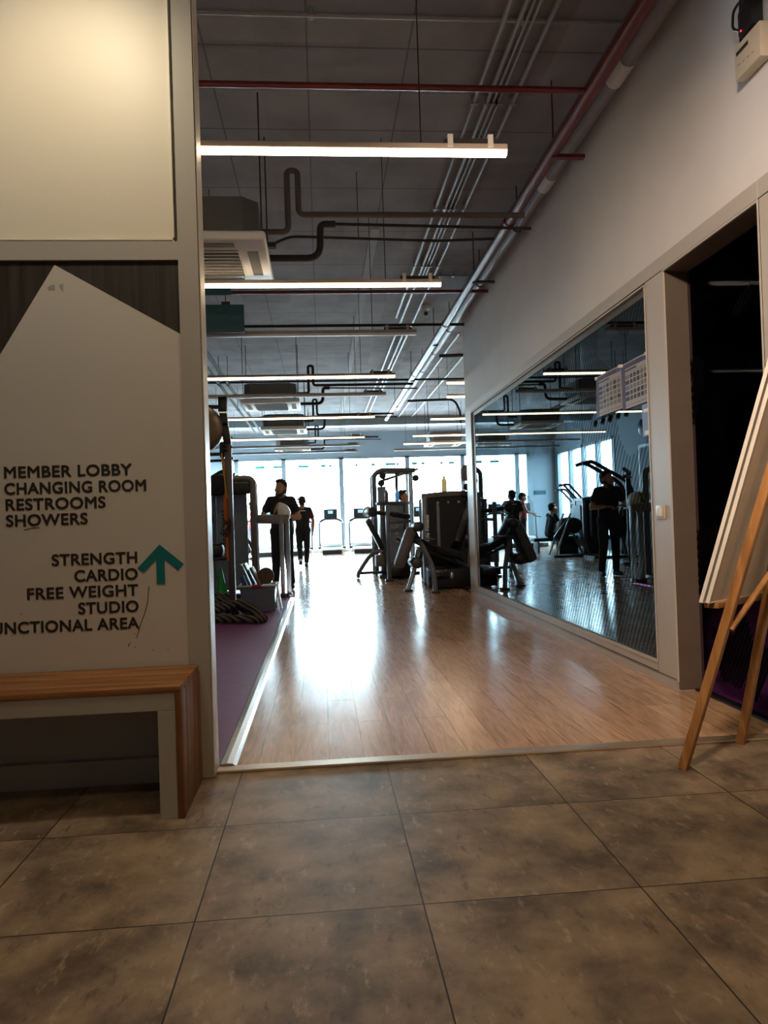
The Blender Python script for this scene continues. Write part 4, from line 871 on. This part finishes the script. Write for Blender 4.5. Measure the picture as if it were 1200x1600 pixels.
# bottles on the machine tops
def bottle(label, loc, h, r, m, capm):
    o = thing('water_bottle', label, 'bottle', loc, 0, 'bottles on the machine tops')
    MB().lathe([(r*.9, 0), (r, .01), (r, h*.30), (r*.92, h*.34), (r, h*.38), (r, h*.66), (r*.75, h*.80), (r*.45, h*.88), (r*.45, h*.90)], (0, 0, 0), (0, 0, 1), 16).build('body', m, o)
    MB().lathe([(r*.52, 0), (r*.52, h*.09)], (0, 0, h*.90), (0, 0, 1), 14).build('cap', capm, o)
bottle('amber bottle standing on the dark tower by the studio corner', (1.97, 11.55, 1.452), .25, .043, M_AMBER, M_PGREY)
bottle('brown bottle on the oval topped tower', (1.19, 13.22, 1.36), .22, .035, M_BROWNB, M_BROWNB)
bottle('clear blue bottle on the oval topped tower', (1.38, 13.22, 1.36), .22, .036, M_BLUEB, M_BLUE)
# treadmills facing the windows
def treadmill():
    o = thing('treadmill', '', 'treadmill', (0, 0, 0), 0, 'treadmills along the window wall')
    MB().box(-.40, .40, 0, 1.75, .07, .20, .03).build('deck', M_WHITEPL, o)
    MB().box(-.30, .30, -.03, .05, .02, .16, .02).build('rear_roller_cover', M_BLACKM, o)
    MB().box(-.27, .27, .05, 1.6, .2005, .206).build('belt', M_BLACK, o, False)
    MB().box(-.36, .36, 1.45, 1.85, .20, .34, .05).build('motor_hood', M_WHITEPL, o)
    for s in (-1, 1):
        MB().tube(fillet([(s*.38, 1.45, .15), (s*.38, 1.5, 1.02), (s*.30, 1.62, 1.12)], .08), .032, 10).build('upright', M_GREYM, o)
        MB().tube([(s*.38, 1.48, 1.0), (s*.37, .95, .98)], .022, 8).build('handrail', M_BLACKM, o)
        MB().box(s*.38-.05, s*.38+.05, .35, .5, .18, .26, .01).build('foot_cap', M_BLACKM, o)
    MB().tube(fillet([(-.34, 1.5, 1.05), (-.2, 1.55, 1.13), (.2, 1.55, 1.13), (.34, 1.5, 1.05)], .1), .035, 10).build('console_bridge', M_BLACKM, o)
    MB().box(-.22, .22, 1.55, 1.62, 1.15, 1.45, .02).build('console', M_BLACKM, o)
    MB().box(-.08, .08, 1.547, 1.552, 1.30, 1.40).build('screen', M_SCREEN, o, False)
    return o
tm = treadmill()
tl = ['treadmill far left, behind the bearded person', 'treadmill behind the walking person', 'treadmill with lit screen in the middle of the window wall', 'treadmill half hidden by the tall cable frame', 'treadmill behind the oval topped tower', 'treadmill behind the dark leg curl tower', 'treadmill at the right end of the window row', 'treadmill at the left end of the window row']
for k, x in enumerate((-1.75, -.72, .29, 1.27, 2.25, 3.2, 4.2, -2.75)):
    o = tm if k == 0 else copy_tree(tm); o.location = (x, 22.45, 0); o['label'] = tl[k]
# teal stickers on the far glass
for k, (x, wd) in enumerate(((-2.2, .32), (-1.6, .30), (-.75, .36), (.02, .18), (.30, .10), (1.2, .09), (1.75, .14), (2.25, .34), (2.62, .09), (3.15, .2), (3.5, .12), (4.15, .1), (4.45, .2))):
    tag(MB().box(x, x+wd, 25.03, 25.036, 2.91, 3.0).build('window_sticker', mat('teal_sticker', (.04, .30, .28), .5), smooth=False), 'small teal marking along the top of the far windows', 'sticker', 'teal markings on the far glass')

# ------------------------------------------------------------------ left side: rig, ball, bands, cone, crate, ropes
rg = thing('training_rig', 'tall taupe training rig post with black arched top behind the sign wall', 'rig', (0, 0, 0))
RX, RY = -1.135, 9.2
MB().box(RX-.042, RX+.042, RY-.04, RY+.04, .004, 2.05, .006).build('post', M_TITAN, rg)
MB().bar((RX+.0, RY, 2.03), (RX-.035, RY, 2.30), .09, .085, .006, (0, 1, 0)).bar((RX-.03, RY, 2.26), (RX-.048, RY, 2.45), .09, .085, .006, (0, 1, 0)).build('arch', M_BLACKM, rg)
MB().box(RX-.10, RX+.005, RY-.05, RY+.05, 2.44, 2.63, .006).build('end_cap', M_BLACKM, rg)
MB().box(RX-.105, RX+.012, RY-.052, RY+.052, 2.42, 2.436).build('cap_band', M_SILVER, rg, False)
MB().bar((RX-.05, RY, 2.50), (-2.2, RY, 2.52), .05, .05, .005).build('top_beam', M_BLACKM, rg)
MB().box(-2.2, RX-.04, RY-.03, RY+.03, 1.895, 1.935, .004).build('ball_shelf', M_BLACKM, rg); MB().box(-2.2, RX-.04, RY-.03, RY+.03, 1.82, 1.85, .004).build('ball_shelf', M_BLACKM, rg)
MB().box(-1.40, -1.36, RY-.02, RY+.02, .004, 1.895, .004).build('upright', M_BLACKM, rg); MB().box(-2.26, -2.18, RY-.04, RY+.04, .004, 2.55, .006).build('post', M_TITAN, rg)
MB().box(-2.2, RX-.05, RY-.12, RY+.12, 1.40, 1.64, .02).build('crossbox', M_SHROUD, rg)
MB().box(-2.2, RX-.05, RY-.15, RY+.15, .60, .64, .01).build('shelf', M_BLACKM, rg)
MB().box(-2.2, RX-.05, RY-.15, RY+.15, .16, .195, .01).build('shelf', M_BLACKM, rg)
MB().lathe([(.05, 0), (.05, .06)], (RX-.065, RY-.01, 1.98), (1, 0, 0), 14).box(RX-.10, RX-.045, RY-.05, RY+.05, 1.86, 2.06, .02).build('pulley_block', M_BLACKM, rg)
MB().box(-2.15, -1.32, RY+.13, RY+.15, .65, 1.39).build('back_panel', M_SHROUDG, rg, False)
text_mesh('lettering', 'Life Fitness', .11, M_TEXT, rg, UPZ(-1.20, RY+.125, .70), 'LEFT', None, .06)
bo = MB()
for z in (2.0, 1.86, 2.12): bo.lathe([(.014, 0), (.014, .02)], (RX+.04, RY, z), (1, 0, 0), 8)
bo.build('bolt', M_BLACKM, rg)
tag(MB().sphere((-1.475, 9.2, 2.235), .295, 40, 24).build('exercise_ball', M_BALL), 'large brown exercise ball held up in the training rig', 'ball')
tag(MB().tube([(RX-.052, RY-.06, 1.86), (RX-.045, RY-.07, 1.70), (RX-.035, RY-.07, 1.2), (RX-.03, RY-.07, .62), (RX-.028, RY-.07, .58), (RX-.04, RY-.075, .64), (RX-.055, RY-.075, 1.2), (RX-.06, RY-.07, 1.86)], .010, 6).build('resistance_band', M_ORANGE), 'orange resistance band hanging on the training rig post', 'resistance band')
tag(MB().tube([(RX-.07, RY-.08, 1.92), (RX-.055, RY-.09, 1.72), (RX-.03, RY-.095, 1.42), (RX-.015, RY-.095, 1.36)], .011, 6).build('resistance_band', M_YELLOW), 'yellow resistance band hanging beside the orange one', 'resistance band')
tag(MB().tube([(RX-.03+.05*math.sin(t*1.7), RY-.11+.02*math.cos(t), 1.02+.10*math.cos(t)-.02*t/6) for t in [k*.35 for k in range(60)]], .007, 6).build('rope_coil', M_BLACKM), 'black skipping rope coil hooked on the training rig post', 'rope')
tag(MB().tube([(-1.42+.09*math.cos(t), RY-.17, 1.14+.14*math.sin(t)) for t in [k*.3 for k in range(22)]], .018, 8).tube([(-1.38+.06*math.cos(t), RY-.19, 1.12+.10*math.sin(t)) for t in [k*.3 for k in range(22)]], .015, 8).build('strap_coil', M_BLACK), 'black suspension strap coil hanging under the rig cross box', 'strap')
cn = thing('training_cone', 'green plastic training cone on the low shelf of the rig', 'cone', (-1.262, RY-.06, .197))
MB().lathe([(.075, 0), (.07, .02), (.014, .30), (.008, .305)], (0, 0, .012), (0, 0, 1), 20).build('cone', M_GREEN, cn)
MB().box(-.09, .09, -.09, .09, 0, .014, .004).build('base', M_GREEN, cn)
tag(MB().lathe([(.028, 0), (.032, .03), (.012, .08)], (-1.19, RY-.30, .004), (0, 0, 1), 12).build('small_cone', M_RED), 'tiny red marker below the green cone', 'cone')
tag(MB().box(-1.7, -1.22, RY-.14, RY+.1, .641, .80, .05).build('gym_bag', M_BLACK), 'black gym bag on the middle shelf of the rig', 'bag')
# crate and the boards in it
ct = thing('storage_crate', 'frosted plastic crate with a red handle beside the training rig', 'crate', (-.775, 8.8, .006))
def shell(mb, x0, x1, y0, y1, z0, z1, t, fl):
    xb0, xb1, yb0, yb1 = x0+fl, x1-fl, y0+fl, y1-fl
    mb.box(xb0, xb1, yb0, yb1, z0, z0+t)
    mb.prism([(y0, z1), (y0+t, z1), (yb0+t, z0), (yb0, z0)], 0, x0+.01, x1-.01); mb.prism([(y1, z1), (y1-t, z1), (yb1-t, z0), (yb1, z0)], 0, x0+.01, x1-.01)
    mb.prism([(x0, z1), (x0+t, z1), (xb0+t, z0), (xb0, z0)], 1, y0+.01, y1-.01); mb.prism([(x1, z1), (x1-t, z1), (xb1-t, z0), (xb1, z0)], 1, y0+.01, y1-.01)
c = MB(); shell(c, -.205, .21, -.2, .2, 0, .30, .006, .03); c.build('tub', M_CRATE, ct, False)
MB().box(-.225, .23, -.222, -.196, .296, .314, .004).box(-.225, .23, .196, .222, .296, .314, .004).box(-.225, -.2, -.2, .2, .296, .314, .004).box(.205, .23, -.2, .2, .296, .314, .004).build('rim', M_WHITEPL, ct)
MB().box(-.06, .05, -.230, -.2, .290, .318, .004).build('handle', mat('red_plastic', (.45, .02, .03), .4), ct)
def in_crate(name, label, cat, p, q, w, th, m, y):
    o = MB().bar((p[0], y, p[1]), (q[0], y, q[1]), th, w, .008, (0, 1, 0)).build(name, m); tag(o, label, cat)
in_crate('step_board', 'brown board standing in the crate, rightmost', 'board', (-.62, .03), (-.855, .52), .30, .03, M_BROWN, 8.80)
in_crate('step_board', 'dark grey board standing in the crate beside the brown one', 'board', (-.70, .03), (-.93, .57), .30, .022, M_BLACKM, 8.80)
in_crate('step_board', 'black board with grey edge standing in the crate', 'board', (-.765, .03), (-.975, .56), .28, .018, M_TITAN, 8.82)
in_crate('foam_block', 'blue and black foam paddle at the left of the crate', 'foam block', (-.84, .03), (-.97, .42), .24, .03, M_BLUE, 8.78)
tag(MB().lathe([(.10, 0), (.10, .02)], (-.70, 8.97, .40), (0, 1, 0), 24).build('weight_disc', M_BROWN), 'round brown disc standing at the back of the crate', 'disc')
tag(MB().bar((-.505, 8.70, .02), (-.548, 8.70, .30), .014, .24, .004, (0, 1, 0)).build('white_lid', M_WHITEPL), 'white lid leaning on the side of the crate', 'lid')
# battle ropes piled on the rubber floor
def rope(label, pts, r):
    tag(MB().tube(fillet(pts, .2, 8), r, 10).build('battle_rope', M_ROPE), label, 'rope', 'battle ropes on the floor')
rope('battle rope strand lying nearest on the purple floor, with a looped end', [(-1.8, 7.70, .046), (-1.2, 7.78, .05), (-.85, 7.70, .05), (-.70, 7.62, .046), (-.62, 7.70, .045)], .042)
rope('battle rope strand bent into a hump on the purple floor', [(-1.8, 7.86, .06), (-1.15, 7.92, .12), (-.90, 7.92, .20), (-.76, 7.86, .14), (-.68, 7.82, .046)], .043)
rope('battle rope strand lying across the middle of the pile', [(-1.85, 8.05, .046), (-1.25, 8.10, .13), (-1.0, 8.13, .17), (-.85, 8.08, .10), (-.78, 8.0, .046)], .043)
rope('battle rope strand coiled on top of the pile', [(-1.85, 8.22, .12), (-1.4, 8.24, .22), (-1.15, 8.26, .20), (-1.02, 8.22, .12), (-.98, 8.18, .046)], .042)
rope('battle rope strand at the back of the pile against the rig', [(-1.85, 8.40, .16), (-1.4, 8.42, .27), (-1.2, 8.42, .25), (-1.08, 8.38, .14), (-1.04, 8.36, .046)], .042)
rope('battle rope strand low at the back of the pile under the topmost one', [(-1.85, 8.55, .046), (-1.4, 8.56, .10), (-1.2, 8.56, .10), (-1.10, 8.53, .046)], .042)
# cable machine behind the rig, with the arm, twin posts and white console
cm = thing('cable_machine', 'taupe cable machine with rounded portal frame right of the training rig', 'exercise machine', (0, 0, 0))
MB().tube(fillet([(-1.55, 10.4, .02), (-1.55, 10.4, 1.68), (-.955, 10.4, 1.68), (-.955, 10.4, .02)], .09), .046, 12).build('portal_frame', M_TITAN, cm)
MB().tube(fillet([(-1.55, 10.9, .02), (-1.55, 10.9, 1.68), (-.98, 10.9, 1.68), (-.98, 10.9, .02)], .09), .046, 12).build('portal_frame', M_TITAN, cm)
MB().box(-1.5, -1.06, 10.55, 10.60, .1, 1.60).build('shroud', M_SHROUDG, cm, False)
MB().box(-1.5, -1.0, 10.38, 10.46, 1.46, 1.62, .02).build('top_panel', M_BLACKM, cm)
MB().box(-1.6, -.9, 10.36, 10.95, .003, .06, .01).build('base', M_BLACKM, cm)
hr = thing('assist_station', 'taupe handrail arm on twin flat posts with a white rounded console', 'exercise machine', (0, 0, 0))
MB().bar((-.90, 10.28, 1.10), (-.50, 10.28, 1.085), .14, .13, .03).build('arm', M_TITAN, hr)
for x, y in ((-.565, 10.22), (-.485, 10.3)):
    MB().box(x-.028, x+.028, y-.05, y+.05, .05, 1.15, .01).build('post', M_TITAN, hr)
    MB().box(x-.045, x+.045, y-.08, y+.08, .003, .055, .01).build('foot', M_BLACKM, hr)
MB().box(-.66, -.615, 10.24, 10.36, 1.16, 1.26, .01).build('console_base', M_BLACKM, hr)
cs = MB(); n = 14
poly = [(-.615, 1.13)]+[(-.615+.02+.16*math.sin(t), 1.17+.155*math.cos(t)) for t in [math.pi*k/n*.62 for k in range(n+1)]]+[(-.445, 1.10)]
cs.prism(poly, 1, 10.26, 10.38).build('console_shell', M_WHITEPL, hr, False)
MB().bar((-.655, 10.25, 1.17), (-.60, 10.25, 1.31), .03, .10, .008, (0, 1, 0)).build('display', mat('yellow_black_display', (.30, .22, .06), .3, var=.9, scale=12), hr)
# ------------------------------------------------------------------ the left hall, mostly seen mirrored in the glass
ph = thing('pulldown_arms_machine', 'plate loaded machine with long curved overhead arms in the left hall', 'exercise machine', (-2.85, 16.3, 0), math.radians(0))
for y in (-.22, .22):
    MB().tube(fillet([(-.1, y, .05), (-.25, y, 1.2), (-.15, y, 1.70), (.75, y, 2.22), (.95, y, 2.15)], .35), .045, 10).build('arm', M_BLACKM, ph)
MB().tube([(.75, -.25, 2.22), (.75, .25, 2.22)], .025, 8).build('arm_bridge', M_BLACKM, ph)
MB().tube(fillet([(-.1, 0, .05), (.1, 0, 1.0), (.5, 0, 1.3)], .2), .04, 10).build('support', M_GREYM, ph)
MB().box(-.4, .8, -.35, .35, 0, .06, .01).build('base', M_BLACKM, ph)
MB().bar((.15, 0, .5), (-.15, 0, 1.1), .3, .1, .03, (0, 1, 0)).build('backrest', M_BLACK, ph)
MB().box(.1, .5, -.17, .17, .42, .52, .03).build('seat', M_BLACK, ph)
tw = [('weight_stack_machine', 'grey weight stack machine with cover by the left windows, nearest the far wall', -3.55, 20.6, 1.40), ('weight_stack_machine', 'grey weight stack machine with cover beside the curved arms machine', -2.9, 18.4, 1.45)]
for nm, lb, x, y, h in tw:
    o = thing(nm, lb, 'exercise machine', (x, y, 0)); tower(o, -.3, .3, -.3, .3, h)
    MB().box(.31, .33, -.2, .2, .2, h-.2).build('grey_cover', M_SHROUDG, o, False)
    MB().box(.4, .8, -.2, .2, .38, .48, .03).build('seat', M_BLACK, o)
    MB().box(.35, .85, -.05, .05, 0, .38, .01).build('seat_post', M_BLACKM, o)
    for s in (-1, 1): MB().tube(fillet([(.2, s*.18, h-.1), (.6, s*.2, h+.35), (.75, s*.2, h+.33)], .1), .03, 8).build('arm', M_BLACKM, o)
af = thing('incline_press', 'silver legged incline press frame on the left hall floor', 'exercise machine', (-1.95, 17.25, 0))
for y in (-.25, .25):
    MB().tube([(.45, y, .03), (.05, y, 1.05)], .025, 8).build('sloping_leg', M_SILVER, af); MB().tube([(-.4, y, .03), (.0, y, .95)], .025, 8).build('rear_leg', M_GREYM, af)
MB().box(-.45, .5, -.3, .3, 0, .05, .01).build('base', M_BLACKM, af)
MB().bar((.3, 0, .40), (-.1, 0, .9), .28, .09, .03, (0, 1, 0)).build('pad', M_BLACK, af)
for s in (-.33, .33): MB().lathe([(.17, 0), (.19, .015), (.19, .04), (.17, .055)], (0, s-.03, .75), (0, 1, 0), 20).build('weight_plate', M_BLACKM, af)
cp = thing('cable_column', 'black cable column with twin handles by the framed board', 'exercise machine', (-2.05, 14.0, 0))
MB().tube([(0, 0, .02), (0, 0, 1.85)], .05, 10).build('column', M_BLACKM, cp)
MB().box(-.2, .25, -.25, .25, 0, .05, .01).build('base', M_BLACKM, cp)
MB().bar((-.05, 0, 1.80), (.3, -.5, 1.86), .05, .07, .01).bar((-.05, 0, 1.72), (.3, -.5, 1.72), .05, .06, .01).build('head_arm', M_BLACKM, cp)
MB().tube(fillet([(.05, -.18, .95), (.05, -.15, 1.1), (.05, .15, 1.1), (.05, .18, .95)], .05), .018, 8).build('handle', M_BLACKM, cp)
fb = thing('framed_board', 'pale framed notice board on the left hall wall', 'notice board', (XL, 17.6, 2.0))
MB().box(0, .03, -.6, .6, -.75, .75, .005).build('frame', M_GREYPIPE, fb, False); MB().box(.0301, .034, -.52, .52, -.67, .67).build('sheet', M_BLUEWALL, fb, False)
ck = thing('wall_fan', 'dark rounded wall fan above the framed board', 'fan', (XL, 17.6, 3.15))
MB().lathe([(.1, 0), (.2, .05), (.2, .15), (.1, .2)], (.05, 0, 0), (1, 0, 0), 20).build('housing', M_BLACKM, ck); MB().box(.001, .07, -.05, .05, -.05, .05).build('bracket', M_BLACKM, ck)
ws = thing('wall_sign', 'small dark sign on the far left wall by the windows', 'sign', (-3.62, 24.99, 1.82))
MB().box(-.2, .2, -.02, 0, -.07, .07).build('plate', M_SIGN, ws, False)
trk = thing('spotlight_track', 'black ceiling track with five small spotlights in the left hall', 'light', (-3.4, 18.0, 3.5))
MB().box(-.02, .02, -1.2, 1.2, 0, .03).tube([(0, -.9, .03), (0, -.9, .6)], .006, 6).tube([(0, .9, .03), (0, .9, .6)], .006, 6).build('track', M_BLACKM, trk)
for y in (-1, -.5, 0, .5, 1): MB().lathe([(.05, 0), (.055, .16)], (0, y, 0), (.4, -.2, -1), 12).build('spot_head', M_BLACKM, trk)
